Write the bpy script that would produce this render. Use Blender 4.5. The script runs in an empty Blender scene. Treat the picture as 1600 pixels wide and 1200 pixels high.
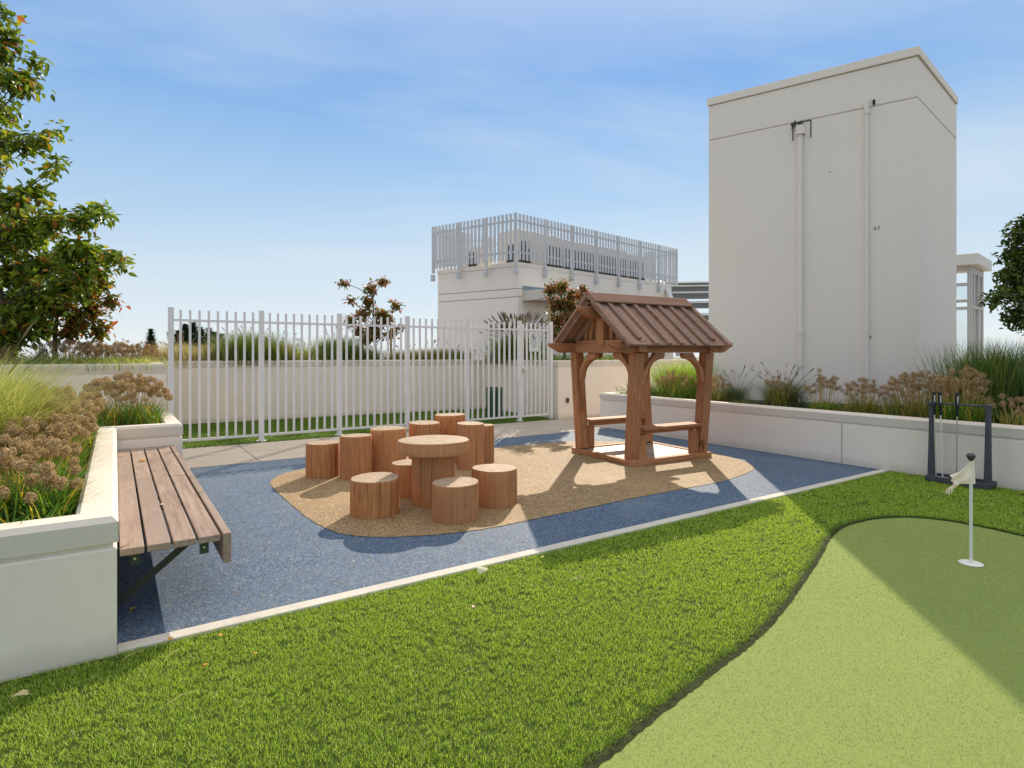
import bpy, math, random
import numpy as np
from mathutils import Vector, Matrix
random.seed(7)
rng = np.random.default_rng(11)
scene = bpy.context.scene
R = math.radians

# ------------------------------------------------------------------ camera
cam_d = bpy.data.cameras.new('camera')
cam = bpy.data.objects.new('camera', cam_d)
scene.collection.objects.link(cam)
cam.location = (-0.008, -3.188, 1.35)
cam.rotation_euler = (R(90), 0, R(-34))
cam_d.sensor_width = 36
cam_d.lens = 20.7
cam_d.shift_y = -47 / 1600
cam_d.clip_start = 0.05
cam_d.clip_end = 6000
scene.camera = cam

# ------------------------------------------------------------------ light
SUN_EL, SUN_AZ = R(29.3), R(45)          # azimuth clockwise from +Y
sdir = Vector((math.sin(SUN_AZ) * math.cos(SUN_EL), math.cos(SUN_AZ) * math.cos(SUN_EL), math.sin(SUN_EL)))
sun_d = bpy.data.lights.new('sun', 'SUN')
sun_d.energy = 3.3
sun_d.angle = R(0.45)
sun_d.color = (1.0, 0.86, 0.68)
sun = bpy.data.objects.new('sun', sun_d)
scene.collection.objects.link(sun)
sun.rotation_euler = sdir.to_track_quat('Z', 'Y').to_euler()
sun.location = sdir * 40

world = bpy.data.worlds.new('World')
scene.world = world
world.use_nodes = True
wt = world.node_tree
wt.nodes.clear()
def WN(t, **k):
    n = wt.nodes.new(t)
    for a, b in k.items():
        setattr(n, a, b)
    return n
sky = WN('ShaderNodeTexSky')
sky.sky_type = 'NISHITA'
sky.sun_disc = False
sky.sun_elevation = SUN_EL
sky.sun_rotation = SUN_AZ
sky.altitude = 0
sky.air_density = 1.0
sky.dust_density = 0.15
sky.ozone_density = 2.5
wout = WN('ShaderNodeOutputWorld')
bg = WN('ShaderNodeBackground')
bg.inputs['Strength'].default_value = 0.13
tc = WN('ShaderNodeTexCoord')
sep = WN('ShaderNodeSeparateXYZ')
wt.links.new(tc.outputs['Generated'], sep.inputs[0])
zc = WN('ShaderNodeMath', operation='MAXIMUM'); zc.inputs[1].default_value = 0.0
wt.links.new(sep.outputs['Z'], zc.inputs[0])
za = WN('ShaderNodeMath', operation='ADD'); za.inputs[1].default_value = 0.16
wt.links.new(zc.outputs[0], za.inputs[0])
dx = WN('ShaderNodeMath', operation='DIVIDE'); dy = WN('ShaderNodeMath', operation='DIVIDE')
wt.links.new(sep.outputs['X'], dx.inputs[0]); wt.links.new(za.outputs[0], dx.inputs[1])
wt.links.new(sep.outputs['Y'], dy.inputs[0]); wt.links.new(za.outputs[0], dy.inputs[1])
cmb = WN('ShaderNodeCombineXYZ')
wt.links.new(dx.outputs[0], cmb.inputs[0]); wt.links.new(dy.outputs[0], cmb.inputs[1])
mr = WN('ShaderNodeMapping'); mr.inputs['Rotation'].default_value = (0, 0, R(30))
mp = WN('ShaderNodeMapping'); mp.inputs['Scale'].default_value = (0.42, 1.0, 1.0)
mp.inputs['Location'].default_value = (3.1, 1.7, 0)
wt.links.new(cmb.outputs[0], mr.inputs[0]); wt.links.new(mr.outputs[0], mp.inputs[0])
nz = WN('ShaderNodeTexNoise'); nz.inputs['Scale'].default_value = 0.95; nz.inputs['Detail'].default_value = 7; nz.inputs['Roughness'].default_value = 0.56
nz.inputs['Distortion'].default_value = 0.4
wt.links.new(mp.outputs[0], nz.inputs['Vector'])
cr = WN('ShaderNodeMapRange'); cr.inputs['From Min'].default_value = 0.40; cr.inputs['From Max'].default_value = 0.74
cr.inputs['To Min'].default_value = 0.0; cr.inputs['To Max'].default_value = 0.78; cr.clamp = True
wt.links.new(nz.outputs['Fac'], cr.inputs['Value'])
grad = WN('ShaderNodeValToRGB'); el = grad.color_ramp.elements      # hazy sky: pale at the horizon, bluer above, unseen zenith brightened to fill shade
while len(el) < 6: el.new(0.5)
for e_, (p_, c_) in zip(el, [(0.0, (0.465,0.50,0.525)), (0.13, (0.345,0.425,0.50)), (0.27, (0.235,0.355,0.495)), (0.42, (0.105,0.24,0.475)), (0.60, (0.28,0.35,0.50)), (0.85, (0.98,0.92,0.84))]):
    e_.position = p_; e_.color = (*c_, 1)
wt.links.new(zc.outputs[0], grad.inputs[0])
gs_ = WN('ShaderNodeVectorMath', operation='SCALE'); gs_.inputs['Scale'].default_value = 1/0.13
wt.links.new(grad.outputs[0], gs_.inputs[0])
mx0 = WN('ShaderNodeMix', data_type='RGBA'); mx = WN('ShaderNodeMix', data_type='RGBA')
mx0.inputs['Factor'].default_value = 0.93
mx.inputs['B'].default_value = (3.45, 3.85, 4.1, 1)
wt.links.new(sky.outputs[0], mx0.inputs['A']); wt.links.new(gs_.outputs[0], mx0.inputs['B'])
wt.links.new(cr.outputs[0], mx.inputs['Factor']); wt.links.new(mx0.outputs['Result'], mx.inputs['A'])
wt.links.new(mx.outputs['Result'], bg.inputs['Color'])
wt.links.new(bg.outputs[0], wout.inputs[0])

scene.view_settings.view_transform = 'Standard'
scene.view_settings.look = 'None'
scene.view_settings.exposure = 0.72
scene.view_settings.gamma = 1.0
scene.view_settings.use_curve_mapping = False

# ------------------------------------------------------------------ helpers
T = R(34)
def cw(X, Y):
    """camera-aligned metres (right, forward, from the standing point) to site metres"""
    X0, Y0 = X + 1.776, Y - 2.648
    return (X0 * math.cos(T) + Y0 * math.sin(T), -X0 * math.sin(T) + Y0 * math.cos(T))

class MB:
    def __init__(s):
        s.v = []; s.f = []; s.m = []; s.cur = 0
    def add(s, vs, fs):
        o = len(s.v)
        s.v += [tuple(p) for p in vs]
        s.f += [tuple(i + o for i in f) for f in fs]
        s.m += [s.cur] * len(fs)
        return s
    def box(s, x0, y0, z0, x1, y1, z1):
        if x0 > x1: x0, x1 = x1, x0
        if y0 > y1: y0, y1 = y1, y0
        return s.add([(x0,y0,z0),(x1,y0,z0),(x1,y1,z0),(x0,y1,z0),(x0,y0,z1),(x1,y0,z1),(x1,y1,z1),(x0,y1,z1)],
            [(0,3,2,1),(4,5,6,7),(0,1,5,4),(1,2,6,5),(2,3,7,6),(3,0,4,7)])
    def beam(s, p0, p1, w, h, up=(0,0,1), w1=None, h1=None):
        p0 = Vector(p0); p1 = Vector(p1); d = (p1 - p0).normalized(); up = Vector(up)
        side = d.cross(up).normalized(); u2 = side.cross(d).normalized()
        vs = []
        for p, ww, hh in ((p0, w, h), (p1, w1 or w, h1 or h)):
            for a, b in ((-1,-1),(1,-1),(1,1),(-1,1)):
                vs.append(p + side * a * ww / 2 + u2 * b * hh / 2)
        return s.add(vs, [(0,3,2,1),(4,5,6,7),(0,1,5,4),(1,2,6,5),(2,3,7,6),(3,0,4,7)])
    def prism(s, poly, z0, z1):
        n = len(poly)
        area = sum(poly[i][0]*poly[(i+1)%n][1]-poly[(i+1)%n][0]*poly[i][1] for i in range(n))
        if area < 0: poly = poly[::-1]
        vs = [(x,y,z0) for x,y in poly] + [(x,y,z1) for x,y in poly]
        return s.add(vs, [tuple(range(n-1,-1,-1)), tuple(range(n,2*n))] + [(i,(i+1)%n,(i+1)%n+n,i+n) for i in range(n)])
    def extr(s, pts, vec):
        """closed 3-D outline extruded by a vector"""
        n = len(pts); vec = Vector(vec)
        vs = [Vector(p) for p in pts] + [Vector(p) + vec for p in pts]
        nrm = Vector((0,0,0))
        for i in range(n):
            a, b = vs[i], vs[(i+1)%n]
            nrm += a.cross(b)
        fl = nrm.dot(vec) > 0
        f0 = tuple(range(n-1,-1,-1)) if fl else tuple(range(n))
        f1 = tuple(range(n,2*n)) if fl else tuple(range(2*n-1,n-1,-1))
        sd = [((i,(i+1)%n,(i+1)%n+n,i+n) if fl else (i+n,(i+1)%n+n,(i+1)%n,i)) for i in range(n)]
        return s.add(vs, [f0, f1] + sd)
    def tube(s, pts, rad, seg=8, cap=True):
        pts = [Vector(p) for p in pts]; n = len(pts)
        if not hasattr(rad, '__len__'): rad = [rad] * n
        vs = []; ref = None
        for i, p in enumerate(pts):
            d = (pts[min(i+1,n-1)] - pts[max(i-1,0)]).normalized()
            if ref is None:
                ref = d.orthogonal().normalized()
            ref = (ref - d * ref.dot(d)).normalized()
            b = d.cross(ref)
            for k in range(seg):
                a = 2*math.pi*k/seg
                vs.append(p + (ref*math.cos(a) + b*math.sin(a)) * rad[i])
        fs = [(i*seg+k, i*seg+(k+1)%seg, (i+1)*seg+(k+1)%seg, (i+1)*seg+k) for i in range(n-1) for k in range(seg)]
        if cap: fs += [tuple(range(seg-1,-1,-1)), tuple(range((n-1)*seg, n*seg))]
        return s.add(vs, fs)
    def lathe(s, prof, cx, cy, seg=32, cap=True):
        n = len(prof)
        vs = [(cx+r*math.cos(2*math.pi*k/seg), cy+r*math.sin(2*math.pi*k/seg), z) for r, z in prof for k in range(seg)]
        fs = [(i*seg+k, i*seg+(k+1)%seg, (i+1)*seg+(k+1)%seg, (i+1)*seg+k) for i in range(n-1) for k in range(seg)]
        if cap: fs += [tuple(range(seg-1,-1,-1)), tuple(range((n-1)*seg, n*seg))]
        return s.add(vs, fs)

col = scene.collection
def mesh_of(name, mb, mats, smooth=False):
    me = bpy.data.meshes.new(name)
    me.from_pydata(mb.v, [], mb.f)
    if not isinstance(mats, (list, tuple)): mats = [mats]
    for m in mats: me.materials.append(m)
    if len(mats) > 1: me.polygons.foreach_set('material_index', mb.m)
    if smooth: me.polygons.foreach_set('use_smooth', [True] * len(me.polygons))
    me.update()
    return me
def wloc(o):
    p = Vector((0,0,0))
    while o: p += Vector(o.location); o = o.parent
    return p
def bevel(o, w, seg=2, ang=35):
    m = o.modifiers.new('edge', 'BEVEL'); m.width = w; m.segments = seg; m.limit_method = 'ANGLE'; m.angle_limit = R(ang)
    m.harden_normals = False
    return o
def part(name, mb, mat, parent=None, local=False, smooth=False, bev=0, stuff=False, label=None):
    """one mesh object; vertices given in site metres unless local=True"""
    if not local:
        if parent is not None: off = wloc(parent)
        else:
            xs = [p[0] for p in mb.v]; ys = [p[1] for p in mb.v]; zs = [p[2] for p in mb.v]
            off = Vector(((min(xs)+max(xs))/2, (min(ys)+max(ys))/2, min(zs)))
        mb.v = [(p[0]-off.x, p[1]-off.y, p[2]-off.z) for p in mb.v]
    o = bpy.data.objects.new(name, mesh_of(name, mb, mat, smooth))
    col.objects.link(o)
    if parent is not None: o.parent = parent
    elif not local: o.location = off
    if bev: bevel(o, bev)
    if smooth:
        m_ = o.modifiers.new('split', 'EDGE_SPLIT'); m_.split_angle = R(45)
    if stuff: o['kind'] = 'stuff'
    if label: o['label'] = label
    return o
def tag(o, label, cat, group=None):
    o['label'] = label; o['category'] = cat
    if group: o['group'] = group
    return o
def thing(name, label, cat, loc, rz=0, group=None):
    o = bpy.data.objects.new(name, None); col.objects.link(o)
    o.empty_display_size = 0.1
    o.location = loc; o.rotation_euler = (0,0,rz)
    return tag(o, label, cat, group)
def struct(o):
    o['kind'] = 'structure'; return o
def inst(name, me, parent, loc, rz=0, rot=None, sc=None):
    o = bpy.data.objects.new(name, me); col.objects.link(o); o.parent = parent
    o.location = loc; o.rotation_euler = rot if rot else (0,0,rz)
    if sc: o.scale = sc
    return o
def fast(name, V, F, mat, parent=None, stuff=True, loc=(0,0,0), local=False):
    """numpy triangles / quads -> one object; V in site metres unless local"""
    V = np.asarray(V, dtype=np.float32).reshape(-1,3); F = np.asarray(F, dtype=np.int32)
    if parent is not None and not local: V = V - np.array(wloc(parent), dtype=np.float32)
    me = bpy.data.meshes.new(name)
    k = F.shape[1]
    me.vertices.add(len(V)); me.vertices.foreach_set('co', V.ravel())
    me.loops.add(F.size); me.loops.foreach_set('vertex_index', F.ravel())
    me.polygons.add(len(F)); me.polygons.foreach_set('loop_start', np.arange(0, F.size, k, dtype=np.int32))
    me.materials.append(mat)
    me.update(calc_edges=True)
    o = bpy.data.objects.new(name, me); col.objects.link(o)
    o.location = loc
    if parent is not None: o.parent = parent
    if stuff: o['kind'] = 'stuff'
    return o

# ------------------------------------------------------------------ materials
class NT:
    def __init__(s, name):
        s.mat = bpy.data.materials.new(name); s.mat.use_nodes = True
        s.t = s.mat.node_tree; s.t.nodes.clear()
        s.out = s.n('ShaderNodeOutputMaterial')
        s.b = s.n('ShaderNodeBsdfPrincipled'); s.l(s.b.outputs[0], s.out.inputs[0])
    def n(s, ty, **k):
        n = s.t.nodes.new(ty)
        for a, b in k.items():
            if a[0] == '_': n.inputs[a[1:].replace('_', ' ')].default_value = b
            else: setattr(n, a, b)
        return n
    def l(s, a, b): s.t.links.new(a, b)
    def coord(s, scale=(1,1,1), rot=(0,0,0), kind='Object', jitter=False):
        c = s.n('ShaderNodeTexCoord'); m = s.n('ShaderNodeMapping')
        m.inputs['Scale'].default_value = scale; m.inputs['Rotation'].default_value = rot
        s.l(c.outputs[kind], m.inputs[0])
        if jitter:
            oi = s.n('ShaderNodeObjectInfo'); mu = s.n('ShaderNodeMath', operation='MULTIPLY'); mu.inputs[1].default_value = 37
            s.l(oi.outputs['Random'], mu.inputs[0]); cb = s.n('ShaderNodeCombineXYZ')
            for i in range(3): s.l(mu.outputs[0], cb.inputs[i])
            s.l(cb.outputs[0], m.inputs['Location'])
        return m.outputs[0]
    def noise(s, vec, scale, detail=3, rough=0.5, dist=0):
        n = s.n('ShaderNodeTexNoise', _Scale=scale, _Detail=detail, _Roughness=rough, _Distortion=dist)
        s.l(vec, n.inputs['Vector']); return n.outputs['Fac']
    def ramp(s, fac, stops, interp='LINEAR'):
        r = s.n('ShaderNodeValToRGB'); e = r.color_ramp.elements; r.color_ramp.interpolation = interp
        while len(e) < len(stops): e.new(0.5)
        for i, (p, c) in enumerate(stops):
            e[i].position = p; e[i].color = (*c, 1) if len(c) == 3 else c
        s.l(fac, r.inputs[0]); return r.outputs[0]
    def mixc(s, fac, a, b, blend='MIX'):
        m = s.n('ShaderNodeMix', data_type='RGBA', blend_type=blend)
        if isinstance(fac, (int, float)): m.inputs['Factor'].default_value = fac
        else: s.l(fac, m.inputs['Factor'])
        for nm, x in (('A', a), ('B', b)):
            if isinstance(x, tuple): m.inputs[nm].default_value = (*x, 1)
            else: s.l(x, m.inputs[nm])
        return m.outputs['Result']
    def rng(s, v, a, b, c, d):
        m = s.n('ShaderNodeMapRange'); m.inputs[1].default_value = a; m.inputs[2].default_value = b
        m.inputs[3].default_value = c; m.inputs[4].default_value = d; s.l(v, m.inputs[0]); return m.outputs[0]
    def bump(s, h, strength=0.3, dist=0.01):
        b = s.n('ShaderNodeBump', _Strength=strength, _Distance=dist); s.l(h, b.inputs['Height']); s.l(b.outputs[0], s.b.inputs['Normal'])
    def done(s, color, rough=0.6, metal=0, spec=0.4):
        if isinstance(color, tuple): s.b.inputs['Base Color'].default_value = (*color, 1)
        else: s.l(color, s.b.inputs['Base Color'])
        if isinstance(rough, (int, float)): s.b.inputs['Roughness'].default_value = rough
        else: s.l(rough, s.b.inputs['Roughness'])
        s.b.inputs['Metallic'].default_value = metal
        s.b.inputs['Specular IOR Level'].default_value = spec
        return s.mat

def m_stucco(name, base, var=0.06, grime=True, scale=1.0):
    n = NT(name); c = n.coord(kind='Object')
    big = n.noise(c, 0.9*scale, 4, 0.55); fine = n.noise(c, 70, 4, 0.6); mid = n.noise(c, 7, 4, 0.6)
    dark = tuple(x*(1-var*1.6) for x in base)
    cc = n.mixc(n.rng(big, 0.3, 0.7, 0, 1), base, dark)
    if grime:
        streak = n.noise(n.coord(scale=(9, 9, 0.5)), 1.0, 4, 0.6)
        cc = n.mixc(n.rng(streak, 0.58, 0.82, 0, 0.22), cc, tuple(x*0.72 for x in (base[0], base[1]*0.97, base[2]*0.9)))
        spots = n.noise(c, 16, 2, 0.5)
        cc = n.mixc(n.rng(spots, 0.74, 0.80, 0, 0.25), cc, tuple(x*0.6 for x in base))
    cc = n.mixc(n.rng(mid, 0.3, 0.7, 0.0, 0.5), cc, tuple(x*(1-var*0.7) for x in base))
    if grime:
        sz = n.n('ShaderNodeSeparateXYZ'); tz = n.n('ShaderNodeTexCoord'); n.l(tz.outputs['Object'], sz.inputs[0])
        wob = n.noise(n.coord(scale=(6, 6, 6)), 1.0, 4, 0.6)
        ad = n.n('ShaderNodeMath', operation='MULTIPLY_ADD'); ad.inputs[1].default_value = -0.16; n.l(wob, ad.inputs[0]); n.l(sz.outputs['Z'], ad.inputs[2])
        cc = n.mixc(n.rng(ad.outputs[0], -0.06, 0.03, 0.35, 0), cc, (0.40, 0.34, 0.27))
        hv = n.n('ShaderNodeTexVoronoi', feature='DISTANCE_TO_EDGE', _Scale=1.1); n.l(n.coord(scale=(1,1,0.7)), hv.inputs['Vector'])
        cc = n.mixc(n.rng(hv.outputs['Distance'], 0.0, 0.0022, 0.10, 0), cc, tuple(x*0.5 for x in base))
    n.bump(fine, 0.28, 0.003)
    return n.done(cc, 0.8, 0, 0.25)
M = {}
M['white'] = m_stucco('white_stucco', (0.90, 0.80, 0.685))
M['white_cap'] = m_stucco('cap_stucco', (0.71, 0.64, 0.55), 0.06)
M['tower'] = m_stucco('tower_stucco', (0.91, 0.81, 0.705), 0.05, True, 0.35)
M['house'] = m_stucco('penthouse_stucco', (0.90, 0.82, 0.73), 0.03, True, 0.2)
M['groove'] = m_stucco('joint_sealant', (0.42, 0.37, 0.31), 0.05, False)
M['tower_joint'] = m_stucco('tower_joint', (0.58, 0.49, 0.40), 0.05, False)
M['pipe'] = m_stucco('pipe_paint', (0.86, 0.79, 0.72), 0.03, False)

def m_plain(name, base, rough=0.5, metal=0, var=0.08, sc=12, bump=0.0, spec=0.4):
    n = NT(name); c = n.coord(kind='Object', jitter=True)
    a = n.noise(c, sc, 4, 0.6)
    cc = n.mixc(n.rng(a, 0.3, 0.7, 0, 1), base, tuple(x*(1-var*2) for x in base))
    if bump: n.bump(n.noise(c, sc*8, 3, 0.6), bump, 0.002)
    return n.done(cc, rough, metal, spec)
M['fence'] = m_plain('fence_paint', (0.80, 0.77, 0.75), 0.42, 0, 0.04, 4)
M['roof_fence'] = m_plain('screen_paint', (0.60, 0.61, 0.625), 0.45, 0.0, 0.05, 4)
M['steel'] = m_plain('brushed_steel', (0.70, 0.69, 0.67), 0.3, 0.9, 0.05)
M['dark_metal'] = m_plain('dark_bracket', (0.045, 0.05, 0.045), 0.5, 0.3, 0.1)
M['tab_green'] = m_plain('green_tab', (0.05, 0.075, 0.055), 0.5, 0.2, 0.1)
M['rack'] = m_plain('rack_plastic', (0.075, 0.078, 0.095), 0.55, 0, 0.08)
M['grip'] = m_plain('rubber_grip', (0.02, 0.02, 0.022), 0.6)
M['white_print'] = m_plain('white_print', (0.75, 0.75, 0.75), 0.5)
M['pole'] = m_plain('pole_enamel', (0.80, 0.78, 0.72), 0.35, 0, 0.04)
M['pole_cap'] = m_plain('pole_cap', (0.05, 0.045, 0.05), 0.5)
M['bin'] = m_plain('green_bin', (0.03, 0.13, 0.055), 0.45, 0, 0.1)
M['bin_dark'] = m_plain('bin_liner', (0.012, 0.05, 0.03), 0.6)
M['sign'] = m_plain('sign_plate', (0.74, 0.74, 0.72), 0.4, 0, 0.03)
M['ink'] = m_plain('sign_ink', (0.05, 0.055, 0.065), 0.5)
M['ink_red'] = m_plain('sign_red', (0.55, 0.28, 0.25), 0.5)
M['ink_grey'] = m_plain('sign_grey', (0.42, 0.45, 0.47), 0.5)
M['ink_teal'] = m_plain('sign_teal', (0.35, 0.52, 0.48), 0.5)
M['outlet'] = m_plain('outlet_box', (0.10, 0.09, 0.085), 0.5)
M['hvac'] = m_plain('hvac_panel', (0.62, 0.58, 0.51), 0.5, 0, 0.05)
M['hvac_dark'] = m_plain('hvac_coil', (0.05, 0.055, 0.06), 0.6)
M['louvre'] = m_plain('louvre_grey', (0.20, 0.20, 0.19), 0.5, 0.2, 0.06)
M['louvre_edge'] = m_plain('louvre_edge', (0.82, 0.82, 0.80), 0.4, 0.0, 0.04)
M['frame_grey'] = m_plain('pavilion_frame', (0.47, 0.46, 0.42), 0.5, 0.0, 0.04)
M['pavilion'] = m_plain('pavilion_fascia', (0.68, 0.66, 0.60), 0.6, 0, 0.05, 2)
M['soil'] = m_plain('planting_soil', (0.045, 0.03, 0.02), 0.95, 0, 0.3, 22, 0.8)
M['bamboo'] = m_plain('timber_stake', (0.50, 0.33, 0.17), 0.7, 0, 0.15)
M['moss'] = m_plain('dark_moss', (0.05, 0.06, 0.025), 0.95, 0, 0.3, 40)
M['thatch'] = m_plain('turf_edge', (0.06, 0.07, 0.03), 0.95, 0, 0.35, 40, 0.8, 0.05)
g_ = NT('glass'); g_.b.inputs['Transmission Weight'].default_value = 0.92
M['glass'] = g_.done((0.88, 0.93, 0.92), 0.02, 0, 0.5)
g_ = NT('window_glass')
M['window'] = g_.done((0.16, 0.22, 0.26), 0.08, 0.0, 0.8)

def m_epdm(name, cols, dark, patch):
    n = NT(name); c = n.coord(kind='Object')
    vo = n.n('ShaderNodeTexVoronoi', _Scale=105.0); n.l(c, vo.inputs['Vector'])
    hs = n.n('ShaderNodeSeparateColor'); n.l(vo.outputs['Color'], hs.inputs[0])
    cc = n.ramp(hs.outputs[0], cols, 'CONSTANT')
    vo2 = n.n('ShaderNodeTexVoronoi', feature='DISTANCE_TO_EDGE', _Scale=105.0); n.l(c, vo2.inputs['Vector'])
    cc = n.mixc(n.rng(vo2.outputs['Distance'], 0.0, 0.16, 0.8, 0), cc, dark)
    big = n.noise(c, 1.1, 5, 0.6)
    cc = n.mixc(n.rng(big, 0.3, 0.75, 0, 0.40), cc, patch)
    mid = n.noise(c, 9, 4, 0.7)
    cc = n.mixc(n.rng(mid, 0.45, 0.75, 0, 0.3), cc, dark)
    worn = n.noise(c, 0.45, 5, 0.7, 0.5)
    cc = n.mixc(n.rng(worn, 0.52, 0.75, 0, 0.35), cc, tuple(min(1, x*1.35+0.03) for x in patch))
    n.bump(vo2.outputs['Distance'], 0.9, 0.004)
    return n.done(cc, 0.75, 0, 0.35)
M['blue'] = m_epdm('blue_rubber', [(0, (0.035,0.095,0.215)), (0.24, (0.075,0.155,0.28)), (0.50, (0.125,0.21,0.32)), (0.72, (0.045,0.055,0.075)), (0.82, (0.22,0.22,0.21)), (0.90, (0.17,0.29,0.38)), (0.97, (0.40,0.37,0.33))], (0.012,0.022,0.042), (0.125,0.165,0.215))
M['tan'] = m_epdm('tan_rubber', [(0, (0.30,0.19,0.08)), (0.3, (0.42,0.285,0.135)), (0.6, (0.52,0.375,0.21)), (0.78, (0.16,0.095,0.04)), (0.92, (0.60,0.47,0.31))], (0.04,0.026,0.012), (0.36,0.24,0.11))

n = NT('concrete'); c = n.coord(kind='Object', jitter=True)
cc = n.mixc(n.rng(n.noise(c, 1.3, 5, 0.65), 0.3, 0.7, 0, 1), (0.41, 0.36, 0.305), (0.35, 0.305, 0.255))
cc = n.mixc(n.rng(n.noise(c, 60, 3, 0.7), 0.55, 0.75, 0, 0.35), cc, (0.28, 0.25, 0.22))
n.bump(n.noise(c, 120, 3, 0.6), 0.25, 0.002)
M['concrete'] = n.done(cc, 0.85, 0, 0.25)
n = NT('kerb_concrete'); c = n.coord(kind='Object')
cc = n.mixc(n.rng(n.noise(c, 3, 5, 0.65), 0.3, 0.7, 0, 1), (0.60, 0.565, 0.50), (0.48, 0.45, 0.39))
cc = n.mixc(n.rng(n.noise(c, 45, 3, 0.7), 0.6, 0.72, 0, 0.5), cc, (0.25, 0.22, 0.18))
n.bump(n.noise(c, 90, 3, 0.6), 0.3, 0.003)
M['kerb'] = n.done(cc, 0.85, 0, 0.25)

def m_wood(name, axis, c1, c2, c3, rot=(0,0,0), end=None, rough=0.65, sc=1.0):
    """grain runs along the given object axis"""
    n = NT(name)
    s_ = [14*sc, 14*sc, 14*sc]; s_['xyz'.index(axis)] = 0.7*sc
    c = n.coord(scale=tuple(s_), rot=rot, jitter=True); cf = n.coord(kind='Object', jitter=True)
    g = n.noise(c, 1.6, 6, 0.65, 0.6); g2 = n.noise(c, 6.0, 3, 0.6, 0.2)
    b = n.noise(cf, 2.4, 3, 0.5)
    cc = n.ramp(g, [(0.28, c3), (0.45, c1), (0.72, c2)])
    cc = n.mixc(n.rng(g2, 0.50, 0.66, 0, 0.6), cc, c3)
    cc = n.mixc(n.rng(b, 0.35, 0.7, 0, 0.45), cc, tuple(0.62*x for x in c1))
    oi = n.n('ShaderNodeObjectInfo')
    cc = n.mixc(n.rng(oi.outputs['Random'], 0.3, 1, 0, 0.45), cc, c2)
    wn = n.n('ShaderNodeTexWhiteNoise', noise_dimensions='1D'); n.l(oi.outputs['Random'], wn.inputs['W'])
    cc = n.mixc(n.rng(wn.outputs['Value'], 0.4, 1, 0, 0.5), cc, tuple(0.55*x + 0.04 for x in c1))
    kn = n.noise(n.coord(scale=tuple(q*0.22 if q > 5 else 2.2 for q in s_), jitter=True), 1.0, 2, 0.5, 1.5)
    cc = n.mixc(n.rng(kn, 0.68, 0.76, 0, 0.7), cc, tuple(0.5*x for x in c3))
    if end:
        ge = n.n('ShaderNodeNewGeometry'); se = n.n('ShaderNodeSeparateXYZ'); n.l(ge.outputs['Normal'], se.inputs[0])
        e = n.noise(cf, 9, 5, 0.6, 1.0)
        ec = n.mixc(n.rng(e, 0.35, 0.65, 0, 1), end, tuple(0.72*x for x in end))
        wv = n.n('ShaderNodeTexWave', wave_type='RINGS', rings_direction='Z', _Scale=22.0, _Distortion=5.0, _Detail=2.0); wv.inputs['Detail Scale'].default_value = 1.2
        n.l(n.coord(kind='Object'), wv.inputs['Vector'])
        ec = n.mixc(n.rng(wv.outputs['Fac'], 0.2, 0.9, 0.30, 0), ec, tuple(0.5*x for x in end))
        gr = n.n('ShaderNodeTexGradient', gradient_type='RADIAL'); n.l(n.coord(kind='Object'), gr.inputs[0])
        cbx = n.n('ShaderNodeCombineXYZ'); n.l(gr.outputs['Fac'], cbx.inputs[0]); n.l(oi.outputs['Random'], cbx.inputs[1])
        rn_ = n.noise(cbx.outputs[0], 55, 2, 0.5)
        ec = n.mixc(n.rng(rn_, 0.66, 0.74, 0, 0.55), ec, tuple(0.35*x for x in end))
        fac = n.rng(se.outputs['Z'], 0.75, 0.9, 0, 1)
        cc = n.mixc(fac, cc, ec)
    n.bump(g2, 0.35, 0.004)
    return n.done(cc, rough, 0, 0.12)
WA, WB_, WC = (0.43, 0.215, 0.105), (0.56, 0.32, 0.17), (0.22, 0.095, 0.045)
M['log'] = m_wood('log_wood', 'z', (0.54, 0.225, 0.082), (0.68, 0.36, 0.165), (0.20, 0.075, 0.032), end=(0.48, 0.355, 0.245), sc=1.8)
for ax in 'xyz':
    M['wood_'+ax] = m_wood('pergola_wood_'+ax, ax, (0.46, 0.19, 0.08), (0.60, 0.31, 0.15), (0.18, 0.07, 0.03), sc=1.3)
M['roof_wood_f'] = m_wood('roof_wood_front', 'y', (0.34, 0.20, 0.14), (0.46, 0.31, 0.235), (0.17, 0.09, 0.06), rot=(R(-39.6),0,0), sc=1.2)
M['roof_wood_b'] = m_wood('roof_wood_back', 'y', (0.34, 0.20, 0.14), (0.46, 0.31, 0.235), (0.17, 0.09, 0.06), rot=(R(39.6),0,0), sc=1.2)
M['ridge_wood'] = m_wood('ridge_wood', 'x', (0.29, 0.15, 0.10), (0.38, 0.225, 0.165), (0.15, 0.07, 0.045), sc=1.2)
M['deck_wood'] = m_wood('deck_wood', 'y', (0.48, 0.37, 0.27), (0.56, 0.45, 0.35), (0.28, 0.18, 0.11), rough=0.5)
M['bench_wood'] = m_wood('bench_wood', 'y', (0.33, 0.24, 0.19), (0.43, 0.34, 0.28), (0.17, 0.11, 0.08), rough=0.6, sc=0.9)
M['trunk'] = m_wood('bark', 'z', (0.13, 0.10, 0.075), (0.22, 0.18, 0.14), (0.05, 0.035, 0.025), rough=0.9)

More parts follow.
